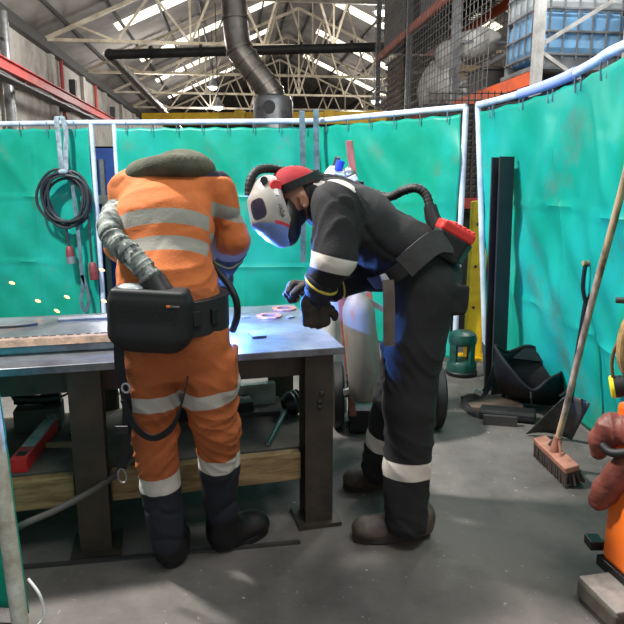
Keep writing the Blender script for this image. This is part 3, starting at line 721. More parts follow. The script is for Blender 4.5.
# ------------------------------------------------------------------ materials for the two people
M_hivis = mat('orange_drill', (214, 112, 46), .85, rgb2=(190, 94, 38), scale=7, thr=(.4, .7), bump=.15, bscale=120, masks=(('navy', (30, 34, 50)), ('trim', (206, 196, 84)), ('stripe', (176, 172, 158))))
M_hivis2 = mat('orange_trousers', (176, 94, 46), .85, rgb2=(136, 70, 34), scale=5, thr=(.35, .7), bump=.15, bscale=120, masks=(('navy', (18, 21, 32)), ('stripe', (178, 174, 164))))
M_blackc = mat('black_coverall', (17, 17, 20), .85, rgb2=(27, 27, 29), scale=6, thr=(.4, .7), bump=.15, bscale=120, masks=(('navy', (26, 30, 52)), ('stripe', (206, 200, 190))))
M_bootb = mat('black_leather', (18, 18, 20), .45, bump=.1, bscale=60)
M_bootbr = mat('brown_leather', (60, 49, 42), .6, rgb2=(92, 82, 72), scale=14, bump=.15, bscale=60)
M_sole = mat('boot_sole', (48, 44, 41), .8)
M_soleb = mat('black_sole', (12, 12, 13), .7)
M_glove = mat('dark_glove', (44, 38, 34), .75, rgb2=(66, 58, 50), scale=20, bump=.2, bscale=90)
M_skin = mat('skin', (150, 104, 82), .55, rgb2=(128, 84, 66), scale=8)
M_hood = mat('olive_fleece', (82, 82, 66), .95, rgb2=(60, 62, 50), scale=14, bump=.3, bscale=150)
M_camo = mat('grey_hose_cover', (128, 134, 128), .85, rgb2=(62, 68, 66), scale=22, thr=(.45, .58), rgb3=(186, 190, 184), scale3=30, thr3=(.55, .65), stretch=(1, 1, .6))
M_papr = mat('filter_housing', (12, 16, 17), .6, bump=.0)
M_web = mat('black_webbing', (16, 16, 18), .8)
M_steel = mat('bright_steel', (190, 190, 192), .3, .8)

def boot(root, name, ankle, heel, toe, m, ms, fat=1.0, up=None, seed=1):
    """boot from a shaft at the ankle down to heel and toe on the floor"""
    heel = np.array(heel, float); toe = np.array(toe, float); d = nrm((toe-heel)*V(1, 1, 0)); sd = V(-d[1], d[0], 0); L = np.linalg.norm((toe-heel)*V(1, 1, 0))
    lo = np.minimum(np.minimum(ankle, heel), toe)-.14; hi = np.maximum(np.maximum(ankle, heel), toe)+.14
    F = SDF(lo, hi, .0055); h0 = heel+d*.045
    F.cap(ankle, h0+V(0, 0, .09), .058*fat, .054*fat, .02); F.cap(h0+V(0, 0, .095), h0+V(0, 0, .055), .050*fat, .048*fat, .03)
    F.cap(h0+V(0, 0, .085), heel+d*(L*.62)+V(0, 0, .060), .048*fat, .042*fat, .035, u=sd, su=1.05)
    F.cap(h0+V(0, 0, .045), heel+d*(L-.055)+V(0, 0, .046), .042*fat, .045*fat, .03, u=sd, su=1.16)
    F.ell(heel+d*(L-.062)+V(0, 0, .052), (.066, .052*fat, .046), (d, sd, Z_), .02)
    F.noise(.0018, 60, seed)
    F.plane(V(0, 0, .026), V(0, 0, -1))
    b = obj(name, F.mesh(), m, root)
    pr = []
    for k in range(28):
        a = 2*math.pi*k/28; ca, sa = math.cos(a), math.sin(a)
        x = L/2 + (L/2+.004)*np.sign(ca)*abs(ca)**.75; wd = .040+.014*max(0, math.sin(max(0, min(1, (x-L*.25)/(L*.75)))*math.pi))
        pr.append(heel*V(1, 1, 0)+d*x+sd*(wd*fat*np.sign(sa)*abs(sa)**.7))
    obj('sole', MB().prism([p+V(0, 0, .003) for p in pr], (0, 0, .027)), ms, b if False else root, bevel=.004, org=None)
    return b
def head_sdf(F, c, f, up):
    """head with face: f where the face looks, up the crown"""
    f = nrm(f); up = nrm(up - f*np.dot(up, f)); s = np.cross(f, up)
    F.ell(c+up*.03-f*.012, (.098, .076, .105), (f, s, up), .02)
    F.cap(c-up*.045+f*.030, c-up*.085+f*.058, .056, .034, .03, u=s, su=1.12)
    F.cap(c+up*.01+f*.082, c-up*.030+f*.105, .010, .016, .012)
    F.ell(c-up*.055+f*.088, (.012, .026, .010), (f, s, up), .010); F.ell(c-up*.066+f*.085, (.012, .024, .010), (f, s, up), .010)
    for q in (-1, 1):
        F.ell(c+up*.016+f*.082+s*.033*q, (.010, .016, .010), (f, s, up), .006, op='sub')
        F.ell(c+up*.014+f*.074+s*.033*q, (.012, .013, .012), (f, s, up), .004)
        F.ell(c-f*.008+s*.079*q-up*.005, (.022, .010, .034), (nrm(f*.9+up*.1), nrm(s*q-f*.35), up), .008)
        F.ell(c-f*.002+s*.088*q-up*.005, (.011, .006, .020), (f, s, up), .004, op='sub')
def band_axis(v, a, b, pts, half):
    d = nrm(np.array(b)-np.array(a)); t = v@d; m = np.full(len(v), -.05)
    for p in pts: m = np.maximum(m, half-np.abs(t-np.dot(p, d)))
    return m
XU = V(1, 0, 0)
# ------------------------------------------------------------------ person in orange
A = dict(pel=P(171, 328, 2.10), wai=P(167, 285, 2.13), che=P(164, 222, 2.24), upp=P(166, 192, 2.31), nek=P(170, 172, 2.38), hed=P(172, 212, 2.57),
         rs=P(217, 190, 2.31), re=P(230, 240, 2.36), rw=P(222, 272, 2.52), ls=P(132, 194, 2.33), le=P(124, 245, 2.46), lw=P(170, 270, 2.68),
         rh=P(200, 340, 2.10), rk=P(217, 428, 2.16), ra=P(221, 505, 2.245), lh=P(150, 340, 2.09), lk=P(153, 428, 2.12), la=P(168, 537, 2.165))
pa = thing('person', V(A['pel'][0], A['pel'][1], 0), 'person in orange high-visibility workwear with reflective bands, seen from behind, leaning over the bench', 'person', None)
rheel, rtoe = G(214, 551), G(266, 529); lheel, ltoe = G(171, 569), G(176, 538)
F = SDF(V(-.95, 1.9, 0), V(.0, 3.0, 1.75), .010)
F.cap(A['pel'], A['wai'], .12, .105, u=XU, su=1.25).cap(A['wai'], A['che'], .105, .115, u=XU, su=1.3).cap(A['che'], A['upp'], .115, .09, u=XU, su=1.35)
F.cap(A['upp'], A['nek'], .06, .055).cap(A['nek'], A['hed'], .055, .05)
head_sdf(F, A['hed'], V(.1, .75, -.65), V(.05, .6, .75))
for s, e, w_ in (('rs', 're', 'rw'), ('ls', 'le', 'lw')): F.cap(A['upp'], A[s], .05, .05).cap(A[s], A[e], .05, .042).cap(A[e], A[w_], .042, .03)
for h_, k_, a_ in (('rh', 'rk', 'ra'), ('lh', 'lk', 'la')): F.cap(A['pel'], A[h_], .09, .08).cap(A[h_], A[k_], .078, .054).cap(A[k_], A[a_], .054, .038)
F.cap(A['ra'], rheel+V(.04, .05, .07), .036, .03).cap(rheel+V(.04, .05, .07), rtoe+V(-.03, -.03, .045), .03, .028)
F.cap(A['la'], lheel+V(0, .06, .07), .036, .03).cap(lheel+V(0, .06, .07), ltoe+V(0, -.04, .045), .03, .028)
add_hand(F, A['rw'], V(.0, .75, -.55), V(-.6, -.2, -.6), V(-1, 0, .3), 1.0, .7, .95)
add_hand(F, A['lw'], V(.35, .75, -.45), V(.6, -.2, -.6), V(1, 0, .3), 1.0, .7, .95)
obj('body', F.mesh(), M_skin, pa)
# jacket
F = SDF(V(-.95, 1.85, .85), V(.0, 2.95, 1.72), .0065)
F.cap(A['pel']*.35+A['wai']*.65, A['wai'], .133, .128, .04, XU, 1.28, (.007, .06), 5).cap(A['wai'], A['che'], .128, .138, .05, XU, 1.18, (.006, .09), 6).cap(A['che'], A['upp'], .136, .112, .05, XU, 1.22, (.004, .11), 7)
F.cap(A['ls']+V(.03, 0, 0), A['rs']-V(.06, 0, 0), .082, .080, .05).cap(A['upp'], A['nek'], .085, .055, .05)
F.cap(A['rs'], A['re'], .074, .070, .012, None, 1, (.007, .07), 8).cap(A['re'], A['re']*.45+A['rw']*.55, .072, .064, .02, None, 1, (.007, .05), 9).cap(A['re']*.45+A['rw']*.55, A['rw'], .062, .050, .02)
F.cap(A['ls'], A['le'], .074, .070, .035, None, 1, (.007, .07), 10).cap(A['le'], A['lw'], .070, .050, .02, None, 1, (.007, .05), 11)
F.noise(.004, 20, 40).crease(.014, 15, 60, (1, 1, .8)).crease(-.009, 24, 62, pw=4, along=V(1, .2, .35), fa=.35).crease(-.009, 32, 61, (.7, .7, 1.3), 4)
v, fs = F.mesh()
ax0, ax1 = A['wai'], A['upp']
bones = [(A['wai']-V(0, 0, .15), A['nek']), (A['rs'], A['re']), (A['re'], A['rw']), (A['ls'], A['le']), (A['le'], A['lw'])]
def blen(i): return np.linalg.norm(bones[i][1]-bones[i][0])
st = limb_masks(v, bones, [(1, .075, .135), (2, .005, .062), (3, .075, .135), (4, .02, .08)])
tors = np.where((v[:,0] < P(210, 220, 2.2)[0]) & (v[:,0] > P(116, 220, 2.2)[0]), .05, -.05)
tb2 = band_axis(v, ax0, ax1, [P(165, 219, 2.12), P(165, 245, 2.08)], .0255)
st = np.where(tors > 0, tb2, st)
nv = limb_masks(v, bones, [(2, .062, 1), (4, .09, 1)])
nv = np.maximum(nv, np.where((tors > 0) | True, np.minimum(v[:,2]-(A['upp'][2]+.054), v[:,0]-A['upp'][0]-.05), -.05))
sa = nrm(P(226, 229, 2.28)-P(230, 215, 2.28)); m1_ = .025-np.abs((v-P(229, 214, 2.25))@sa)
ra_ = v[:,0] >= P(210, 220, 2.2)[0]
st = np.where(ra_ & (v[:,2] > P(229, 232, 2.25)[2]), m1_, st)
tr = limb_masks(v, bones, [(2, .092, .100), (4, .12, .13)])
M_j = mat('orange_jacket', (194, 106, 50), .85, rgb2=(170, 88, 40), scale=7, thr=(.4, .7), bump=.15, bscale=120, masks=(('navy', (34, 38, 52)), ('trim', (206, 196, 84)), ('stripe', (140, 138, 128))))
obj('jacket', (v, fs), M_j, pa, {'stripe': st, 'navy': nv, 'trim': tr})
# hood of the jumper bunched at the neck
F = SDF(A['nek']-V(.30, .25, .16), A['nek']+V(.30, .25, .16), .006); c = A['nek']
hp = spline([P(136, 176, 2.29), P(150, 168, 2.24), P(170, 164, 2.22), P(190, 166, 2.25), P(206, 172, 2.32)], 6)
for p, q in zip(hp, hp[1:]): F.cap(p, q, .028, .028, .02, None, 1, (.006, .05), 3)
F.ell(P(180, 166, 2.33), (.105, .09, .055), None, .04).ell(P(150, 171, 2.31), (.07, .08, .04), None, .04).ell(P(182, 161, 2.31), (.07, .05, .04), None, .03)
F.noise(.008, 26, 51).crease(.02, 22, 52)
obj('hood', F.mesh(), M_hood, pa)
# helmet worn by the person in orange (hangs forward below the shoulders)
F = SDF(A['hed']-.26, A['hed']+.26, .007); ff = nrm(V(.1, .75, -.65)); uu = nrm(V(.05, .6, .75)-ff*np.dot(V(.05, .6, .75), ff)); ss = np.cross(ff, uu)
F.ell(A['hed']+ff*.03, (.155, .125, .17), (ff, ss, uu)).ell(A['hed']+ff*.03, (.148, .118, .163), (ff, ss, uu), .004, 'sub')
F.plane(A['hed']-ff*.0, -ff)
obj('welding_helmet', F.mesh(), M_black, pa)
# trousers
F = SDF(V(-.80, 1.85, .05), V(-.12, 2.50, 1.12), .0065)
F.cap(A['pel']+V(0, 0, .10), A['pel'], .128, .135, .04, XU, 1.26, (.004, .08), 5).cap(A['pel'], A['pel']-V(0, 0, .07), .135, .12, .03, XU, 1.25)
for h_, k_, a_, sd_ in (('rh', 'rk', 'ra', 20), ('lh', 'lk', 'la', 30)):
    m1 = A[h_]*.45+A[k_]*.55
    F.cap(A[h_], m1, .103, .090, .03, None, 1, (.005, .10), sd_).cap(m1, A[k_], .090, .083, .02, None, 1, (.008, .06), sd_+1)
    m2 = A[k_]*.5+A[a_]*.5
    F.cap(A[k_], m2, .083, .075, .02, None, 1, (.009, .05), sd_+2).cap(m2, A[a_]-V(0, 0, .015), .074, .066, .01, None, 1, (.003, .09), sd_+3)
F.rbox(A['rh']*.6+A['rk']*.4+V(.085, 0, .02), (.018, .07, .075), None, .012, .02)
F.noise(.003, 22, 42).crease(.012, 16, 70, (.8, .8, 1.4)).crease(-.012, 24, 72, pw=4, along=V(1, .2, .4), fa=.4).crease(-.009, 34, 71, (.7, .7, 1.4), 4)
F.plane(V(0, 0, .085), V(0, 0, -1))
v, fs = F.mesh()
bones = [(A['rh'], A['rk']), (A['rk'], A['ra']), (A['lh'], A['lk']), (A['lk'], A['la'])]
def tval(i, pt): return np.dot(np.array(pt)-bones[i][0], nrm(bones[i][1]-bones[i][0]))
r1, r2, l1, l2 = tval(0, P(214, 398, 2.07)), tval(1, P(222, 467, 2.13)), tval(2, P(160, 405, 2.03)), tval(3, P(162, 487, 2.08))
st = limb_masks(v, bones, [(0, r1-.028, r1+.028), (1, r2-.030, r2+.026), (2, l1-.028, l1+.028), (3, l2-.034, l2+.030)])
nv = limb_masks(v, bones, [(1, r2+.02, 2), (3, l2+.024, 2)])
obj('trousers', (v, fs), M_hivis2, pa, {'stripe': st, 'navy': nv})
boot(pa, 'boot', A['la']+V(0, 0, .05), lheel, ltoe, M_bootb, M_soleb, 1.14, seed=3)
boot(pa, 'boot', A['ra']+V(0, 0, .05), rheel, rtoe, M_bootb, M_soleb, 1.14, seed=4)
for w_, d, pn, s in (('rw', V(.0, .75, -.55), V(-.6, -.2, -.6), V(-1, 0, .3)), ('lw', V(.35, .75, -.45), V(.6, -.2, -.6), V(1, 0, .3))):
    F = SDF(A[w_]-.26, A[w_]+.26, .005)
    F.cap(A[w_]-nrm(d)*.05, A[w_]+nrm(d)*.03, .052, .036, .02); add_hand(F, A[w_], d, pn, s, 1.08, .7, 1.15)
    obj('glove', F.mesh(), M_bootb, pa)
# air filter unit on the hips
un = thing('air_filter_unit', P(150, 322, 1.98), 'black air filter pack with a grey camouflage hose on the person in orange', 'respirator')
c = P(151, 320, 1.95); bx_ = nrm(V(.99, -.02, -.05)); by_ = nrm(V(.02, 1, .05)); bz_ = np.cross(bx_, by_)
F = SDF(c-.25, c+.25, .005)
F.rbox(c+bz_*.01, (.132, .055, .085), (bx_, by_, bz_), .035, .01).cap(c-bz_*.05-bx_*.06, c-bz_*.05+bx_*.06, .058, .058, .03).rbox(c+bz_*.085, (.118, .045, .02), (bx_, by_, bz_), .012, .012)
v, fs = F.mesh()
hs = obj('housing', (v, fs), M_papr, un)
vt = MB(); yy = c-by_*.056
for i in range(9):
    for j in range(6):
        vt.box(yy+bx_*(-.085+i*.02+.01*(j % 2))+bz_*(-.045+j*.018), (.010, .003, .004), (nrm(bx_+bz_*.5), by_, nrm(bz_-bx_*.5)))
obj('vent_slots', vt, mat('vent_grey', (26, 33, 34), .5), hs)
obj('logo_mark', MB().box(yy+bx_*.07+bz_*.062-by_*.001, (.012, .003, .006), (bx_, by_, bz_)), mat('logo_orange', (226, 120, 50), .5), hs)
obj('logo_text', MB().box(yy+bx_*.092+bz_*.062-by_*.001, (.026, .003, .005), (bx_, by_, bz_)), M_galv, hs)
obj('clear_cap', MB().ell(c+bz_*.095-bx_*.06, (.05, .035, .022), (bx_, by_, bz_)), mat('clear_plastic', (150, 158, 158), .2), hs)
# belt round the waist
bc = A['pel']*.45+A['wai']*.55; pts = []
for k in range(41):
    a = 2*math.pi*k/40; pts.append(bc+V(.182*math.cos(a), .146*math.sin(a), -.02+.016*math.cos(a)))
mb = MB(); ribbon(mb, pts, V(0, 0, 1), .085, .016); obj('belt', mb, M_web, un)
mb = MB(); ribbon(mb, [bc+V(.196*math.cos(a), .160*math.sin(a), -.035+.016*math.cos(a)) for a in np.linspace(-1.15, .5, 14)], V(0, 0, 1), .115, .02); obj('hip_pad', mb, mat('pad_grey', (24, 24, 26), .8), un)
for a in (-.95, -.6): obj('buckle', MB().box(bc+V(.210*math.cos(a), .175*math.sin(a), -.02), (.03, .012, .05), (V(-math.sin(a), math.cos(a), 0), V(math.cos(a), math.sin(a), 0), Z_)), M_black, un, bevel=.003)
hose = spline([P(160, 298, 1.96), P(150, 277, 1.97), P(134, 258, 1.985), P(116, 242, 2.02), P(109, 228, 2.08), P(113, 214, 2.2), P(122, 205, 2.36), P(140, 200, 2.52), A['hed']+V(-.08, .0, -.02)], 16)
rngh = random.Random(2); rs_ = [.037+.002*math.sin(i*.9)+rngh.uniform(-.003, .003) for i in range(len(hose))]
obj('hose', MB().tube(hose, rs_, 14), M_camo, un)
h0, h1 = P(165, 303, 1.955), P(152, 279, 1.968)
obj('hose_cuff', MB().tube([h0, h0*.6+h1*.4, h1], [.052, .046, .042], 16), M_black, un)
# hanging straps with a snap hook
mb = MB(); ribbon(mb, spline([P(119, 338, 1.99), P(120, 370, 1.985), P(127, 405, 1.99), P(126, 440, 2.0), P(122, 468, 2.02)], 8), V(1, -.1, 0), .034, .004); obj('strap', mb, M_web, un)
mb = MB(); ribbon(mb, spline([P(123, 400, 1.98), P(136, 428, 1.975), P(154, 438, 1.98), P(172, 427, 1.985), P(182, 402, 2.0), P(188, 372, 2.03), P(186, 350, 2.03)], 8), V(.25, -.3, 1), .026, .004); obj('strap', mb, M_web, un)
obj('strap_slider', MB().box(P(122, 430, 1.985), (.045, .01, .03)), M_black, un, bevel=.003)
q = P(122, 474, 2.02); obj('snap_hook', MB().tube(spline([q+V(0, 0, .02), q+V(-.014, 0, 0), q+V(-.008, 0, -.028), q+V(.010, 0, -.03), q+V(.014, 0, -.004)], 6, True), .003, 8, closed=True), M_galv, un)
q = P(126, 388, 1.982); obj('ring', MB().tube([q+V(.013*math.cos(a), 0, .016*math.sin(a)) for a in np.linspace(0, 6.283, 17)[:-1]], .004, 8, closed=True), M_steel, un)
# torch lead in the hands of the person in orange
tag(obj('torch_lead', MB().tube(spline([P(206, 258, 2.36), P(215, 268, 2.30), P(228, 284, 2.26), P(236, 300, 2.24), P(237, 316, 2.26), P(233, 330, 2.34)], 8), .0135, 10), M_rub), 'black welding torch lead looping beside the right hip of the person in orange', 'cable')

# ------------------------------------------------------------------ person in black
Bp = dict(pel=P(420, 278, 2.52), wai=P(404, 252, 2.50), che=P(358, 224, 2.50), upp=P(334, 207, 2.50), nek=P(313, 193, 2.50), hed=P(296, 201, 2.48),
          ns=P(336, 206, 2.33), ne=P(336, 258, 2.26), nw=P(315, 294, 2.32), fs=P(334, 214, 2.68), fe=P(372, 272, 2.66), fw=P(319, 290, 2.56),
          nh=P(422, 292, 2.42), nk=P(409, 405, 2.38), na=P(407, 512, 2.345), fh=P(420, 288, 2.62), fk=P(395, 395, 2.66), fa=P(378, 468, 2.73))
pb = thing('person', V(Bp['pel'][0], Bp['pel'][1], 0), 'person in black coveralls, red cap and grey welding helmet, bending over the bench end', 'person')
nheel, ntoe = G(429, 534), G(353, 540); fheel, ftoe = G(392, 484), G(344, 489)
F = SDF(V(-.35, 1.95, 0), V(.85, 3.1, 2.0), .0075)
YU = V(0, 1, 0)
F.cap(Bp['pel'], Bp['wai'], .115, .10, .04, YU, 1.3).cap(Bp['wai'], Bp['che'], .10, .11, .04, YU, 1.35).cap(Bp['che'], Bp['upp'], .11, .085, .04, YU, 1.4)
F.cap(Bp['upp'], Bp['nek'], .06, .056).cap(Bp['nek'], Bp['hed'], .056, .05)
hf = nrm(V(-.88, -.30, -.38)); hu = nrm(V(-.30, -.02, .95))
head_sdf(F, Bp['hed'], hf, hu)
for s, e, w_ in (('ns', 'ne', 'nw'), ('fs', 'fe', 'fw')): F.cap(Bp['upp'], Bp[s], .05, .05).cap(Bp[s], Bp[e], .05, .042).cap(Bp[e], Bp[w_], .042, .03)
for h_, k_, a_ in (('nh', 'nk', 'na'), ('fh', 'fk', 'fa')): F.cap(Bp['pel'], Bp[h_], .09, .085).cap(Bp[h_], Bp[k_], .082, .055).cap(Bp[k_], Bp[a_], .055, .038)
for he, to, a_ in ((nheel, ntoe, 'na'), (fheel, ftoe, 'fa')):
    d = nrm(to-he); F.cap(Bp[a_], he+d*.05+V(0, 0, .06), .036, .032).cap(he+d*.05+V(0, 0, .06), to-d*.05+V(0, 0, .045), .03, .026)
ND, NP, NS = nrm(V(.05, .05, -1)), nrm(V(-.2, .95, .1)), V(1, .3, 0)
FD, FP, FS = nrm(V(-.97, -.1, .12)), nrm(V(.1, -.5, -1)), V(0, -1, .2)
add_hand(F, Bp['nw'], ND, NP, NS, .95, 1.0, .9); add_hand(F, Bp['fw'], FD, FP, FS, .95, 1.0, .9)
v, fs = F.mesh()
hd = hf; beard = np.minimum(-((v-Bp['hed'])@hu)-.035, ((v-Bp['hed'])@hf)-.0); beard = np.minimum(beard, .14-np.linalg.norm(v-Bp['hed'], axis=1))
M_face = mat('face_skin', (172, 124, 98), .55, rgb2=(150, 100, 80), scale=10, masks=(('beard', (44, 34, 30)),))
obj('body', (v, fs), M_face, pb, {'beard': beard})
# hair at the nape
F = SDF(Bp['hed']-.2, Bp['hed']+.2, .005); ss = np.cross(hf, hu)
F.ell(Bp['hed']+hu*.028-hf*.022, (.094, .080, .104), (hf, ss, hu)).plane(Bp['hed']-hf*.025, hf).plane(Bp['hed']-hu*.03, -hu).noise(.002, 80, 3)
obj('hair', F.mesh(), mat('dark_hair', (34, 28, 26), .8), pb)
# cap
F = SDF(Bp['hed']-.25, Bp['hed']+.25, .005)
F.ell(Bp['hed']+hu*.035-hf*.010, (.112, .090, .100), (hf, ss, hu)).plane(Bp['hed']+hu*.052, -hu)
F.noise(.002, 40, 9)
cap_ = obj('cap', F.mesh(), mat('red_cap', (152, 22, 32), .85, rgb2=(126, 20, 28), scale=20), pb)
def ringpts(c, r1, r2, a, b, n=33, t0=0, t1=6.2832): return [c+a*r1*math.cos(t)+b*r2*math.sin(t) for t in np.linspace(t0, t1, n)]
mb = MB(); ribbon(mb, ringpts(Bp['hed']+hu*.064-hf*.010, .110, .089, hf, ss), hu, .032, .008); obj('head_band', mb, M_black, pb)
# helmet shell, shown raised off the face in front
K = P(269, 211, 2.40); k_up = nrm(P(262, 177, 2.43)-P(285, 250, 2.36)); k_f = nrm(V(-.80, -.42, -.20)); k_f = nrm(k_f-k_up*np.dot(k_f, k_up)); k_s = np.cross(k_f, k_up)
F = SDF(K-.27, K+.27, .004)
F.ell(K-k_f*.02, (.088, .098, .138), (k_f, k_s, k_up)).cap(K-k_up*.06-k_f*.01, K-k_up*.122-k_f*.02, .062, .026, .03, k_s, 1.15).cap(K+k_up*.045+k_f*.035, K-k_up*.035+k_f*.045, .036, .036, .015, k_s, 1.3)
F2 = SDF(K-.27, K+.27, .004); F2.f = np.maximum(F.f, -(F.f+.0075))
F2.plane(P(289.5, 214, 2.37), -nrm(V(-.93, -.05, -.32)))
v, fs = F2.mesh()
q = v-K; x_, y_, z_ = q@k_f, q@k_s, q@k_up
inner = -np.ones(len(v)); 
fx = np.clip(((F.f)), -1, 1)
wd_ = nrm(V(-.62, -.75, 0)); wx_ = nrm(np.cross(wd_, k_up)); wq = v-P(261.5, 218, 2.33); win = .034-((np.abs(wq@wx_)/1.0)**3+(np.abs(z_-K.dot(k_up)*0-.004)/1.15)**3)**(1/3); win = np.where(q@wd_ > .02, win, -.05)
low = -.080+.55*x_-z_  # blue arc light painted into the colour of the lower shell
red = np.minimum(.006-np.abs(z_+.074-.55*x_), .022-x_)
M_shell = mat('helmet_shell', (160, 156, 148), .32, rgb2=(146, 142, 136), scale=6, coat=.3, masks=(('low', (112, 140, 196)), ('red', (206, 52, 66)), ('win', (30, 34, 52))))
hm = obj('welding_helmet', (v, fs), M_shell, pb, {'win': win, 'low': low, 'red': red})
piv = P(275, 186, 2.365)
obj('pivot_knob', MB().lathe([(.001, .022), (.020, .022), (.023, .016), (.023, 0)], piv, nrm(V(.25, -.95, .1)), 20), M_red, hm)
obj('pivot_arm', MB().bar(P(279, 196, 2.385), P(274, 183, 2.385), .034, .012, V(.2, -1, 0)), M_shell, hm)
obj('pivot_knob', MB().lathe([(.001, .014), (.014, .014), (.015, 0)], P(264, 181, 2.365), nrm(V(.1, -.95, .2)), 16), M_black, hm)
obj('screw', MB().lathe([(.001, .008), (.007, .008), (.007, 0)], P(277, 197, 2.335), nrm(V(.2, -.95, .0)), 12), M_black, hm)
# lettering along the side of the shell
cu = bpy.data.curves.new('t', 'FONT'); cu.body = 'viper'; cu.size = .026; cu.extrude = .0008; cu.align_x = 'CENTER'; cu.align_y = 'CENTER'
to = bpy.data.objects.new('t', cu); COL.objects.link(to); dg = bpy.context.evaluated_depsgraph_get()
tm = bpy.data.meshes.new_from_object(to.evaluated_get(dg)); bpy.data.objects.remove(to)
nv_ = nrm(V(.18, -.97, -.1)); tx = nrm(k_up-nv_*np.dot(k_up, nv_)); ty = np.cross(nv_, tx)
LET = (tm, tx, ty, nv_)
tc_ = P(281, 210, 2.40)
dirr = nrm(tc_-V(0, 0, H))
# find the shell surface under the lettering
tt = np.array([np.min(np.linalg.norm(v-(tc_+dirr*d), axis=1)) for d in np.linspace(-.15, .15, 121)])
ok = np.where(tt < .006)[0]; surf = tc_+dirr*np.linspace(-.15, .15, 121)[ok[0] if len(ok) else 60]
tv = np.array([list(x.co) for x in tm.vertices])
mbt = MB().add([surf+tx*p[0]+ty*p[1]+nv_*(p[2]+.004) for p in tv], [tuple(pl_.vertices) for pl_ in tm.polygons])
obj('lettering', mbt, M_black, hm)
# dark face seal behind the shell
F = SDF(K-.27, K+.27, .005)
F.ell(K-k_f*.045-k_up*.05, (.06, .085, .10), (k_f, k_s, k_up)).plane(K-k_up*.0-k_f*.05, k_f*.8+k_up*.6)
obj('face_seal', F.mesh(), M_black, hm)
# coveralls
F = SDF(V(-.20, 1.98, .05), V(.85, 3.0, 1.72), .0065)
F.cap(Bp['pel'], Bp['wai'], .140, .125, .05, YU, 1.25, (.005, .07), 5).cap(Bp['wai'], Bp['che'], .128, .135, .05, YU, 1.30, (.006, .09), 6).cap(Bp['che'], Bp['upp'], .135, .108, .05, YU, 1.38, (.004, .1), 7)
F.cap(Bp['ns']+V(.01, .03, 0), Bp['fs']-V(-.01, .03, 0), .085, .085, .05).cap(Bp['upp'], Bp['nek'], .09, .078, .04)
F.ell(Bp['pel']+V(.045, 0, -.015), (.118, .172, .130), None, .05)
F.cap(Bp['ns'], Bp['ne'], .092, .083, .035, None, 1, (.008, .075), 8).cap(Bp['ne'], Bp['ne']*.35+Bp['nw']*.65, .076, .062, .02, None, 1, (.006, .05), 9)
F.cap(Bp['fs'], Bp['fe'], .088, .082, .035, None, 1, (.008, .075), 10).cap(Bp['fe'], Bp['fw'], .080, .050, .02, None, 1, (.007, .05), 11)
m1 = Bp['nh']*.5+Bp['nk']*.5
F.cap(Bp['nh'], m1, .125, .112, .04, None, 1, (.004, .12), 20).cap(m1, Bp['nk'], .112, .105, .03, None, 1, (.006, .08), 21)
m2 = Bp['nk']*.45+Bp['na']*.55
F.cap(Bp['nk'], m2, .105, .088, .02, None, 1, (.006, .08), 22).cap(m2, Bp['na']-V(0, 0, .03), .088, .083, .02, None, 1, (.003, .07), 23)
m1 = Bp['fh']*.5+Bp['fk']*.5
F.cap(Bp['fh'], m1, .12, .10, .04, None, 1, (.004, .12), 24).cap(m1, Bp['fk'], .10, .09, .03, None, 1, (.006, .08), 25).cap(Bp['fk'], Bp['fa'], .088, .078, .02, None, 1, (.004, .08), 26)
F.rbox(P(455, 300, 2.36), (.05, .012, .055), (nrm(V(1, .2, -.1)), nrm(V(-.2, 1, 0)), Z_), .01, .012)
F.noise(.004, 20, 44).crease(.010, 20, 80, along=V(-.8, .15, .55), fa=.3).crease(-.007, 34, 82, pw=4, along=V(-.75, -.2, .6), fa=.3).crease(.006, 30, 81, along=V(.5, 0, 1), fa=.4)
v, fs = F.mesh()
bones = [(Bp['pel'], Bp['nek']), (Bp['ns'], Bp['ne']), (Bp['ne'], Bp['nw']), (Bp['fs'], Bp['fe']), (Bp['fe'], Bp['fw']), (Bp['nh'], Bp['nk']), (Bp['nk'], Bp['na']), (Bp['fh'], Bp['fk']), (Bp['fk'], Bp['fa'])]
e0 = tval(1, P(333, 264, 2.2)); n0 = tval(6, P(410, 474, 2.27)); f0 = tval(8, P(382, 440, 2.68))
st = limb_masks(v, bones, [(6, n0-.036, n0+.036), (8, f0-.036, f0+.036), (2, -.01, .045), (1, blen(1)-.012, 2)])
ap = P(333, 265, 2.2); bd = nrm(Bp['ne']*.5+Bp['nw']*.5-Bp['ns']*.5-Bp['ne']*.5)
arm = limb_masks(v, bones, [(1, .03, 5), (2, -1, 5)])
st = np.where(arm > 0, .029-np.abs((v-ap)@bd), st)
sh = np.minimum(.018-np.abs((v-P(334, 182, 2.42))@nrm(V(.45, 0, -1))-.0), .05)
ytop = np.minimum(v[:,2]-(Bp['upp'][2]+.03), .016-np.abs((v-P(338, 186, 2.36))@nrm(V(.35, .25, .55))))
st = np.where(arm <= 0, np.maximum(st, np.where((v[:,0] > P(312, 186, 2.4)[0]) & (v[:,0] < P(354, 186, 2.4)[0]) & (v[:,1] < 2.62), ytop, -.05)), st)
obj('coveralls', (v, fs), M_blackc, pb, {'stripe': st, 'navy': np.full(len(v), -.05)})
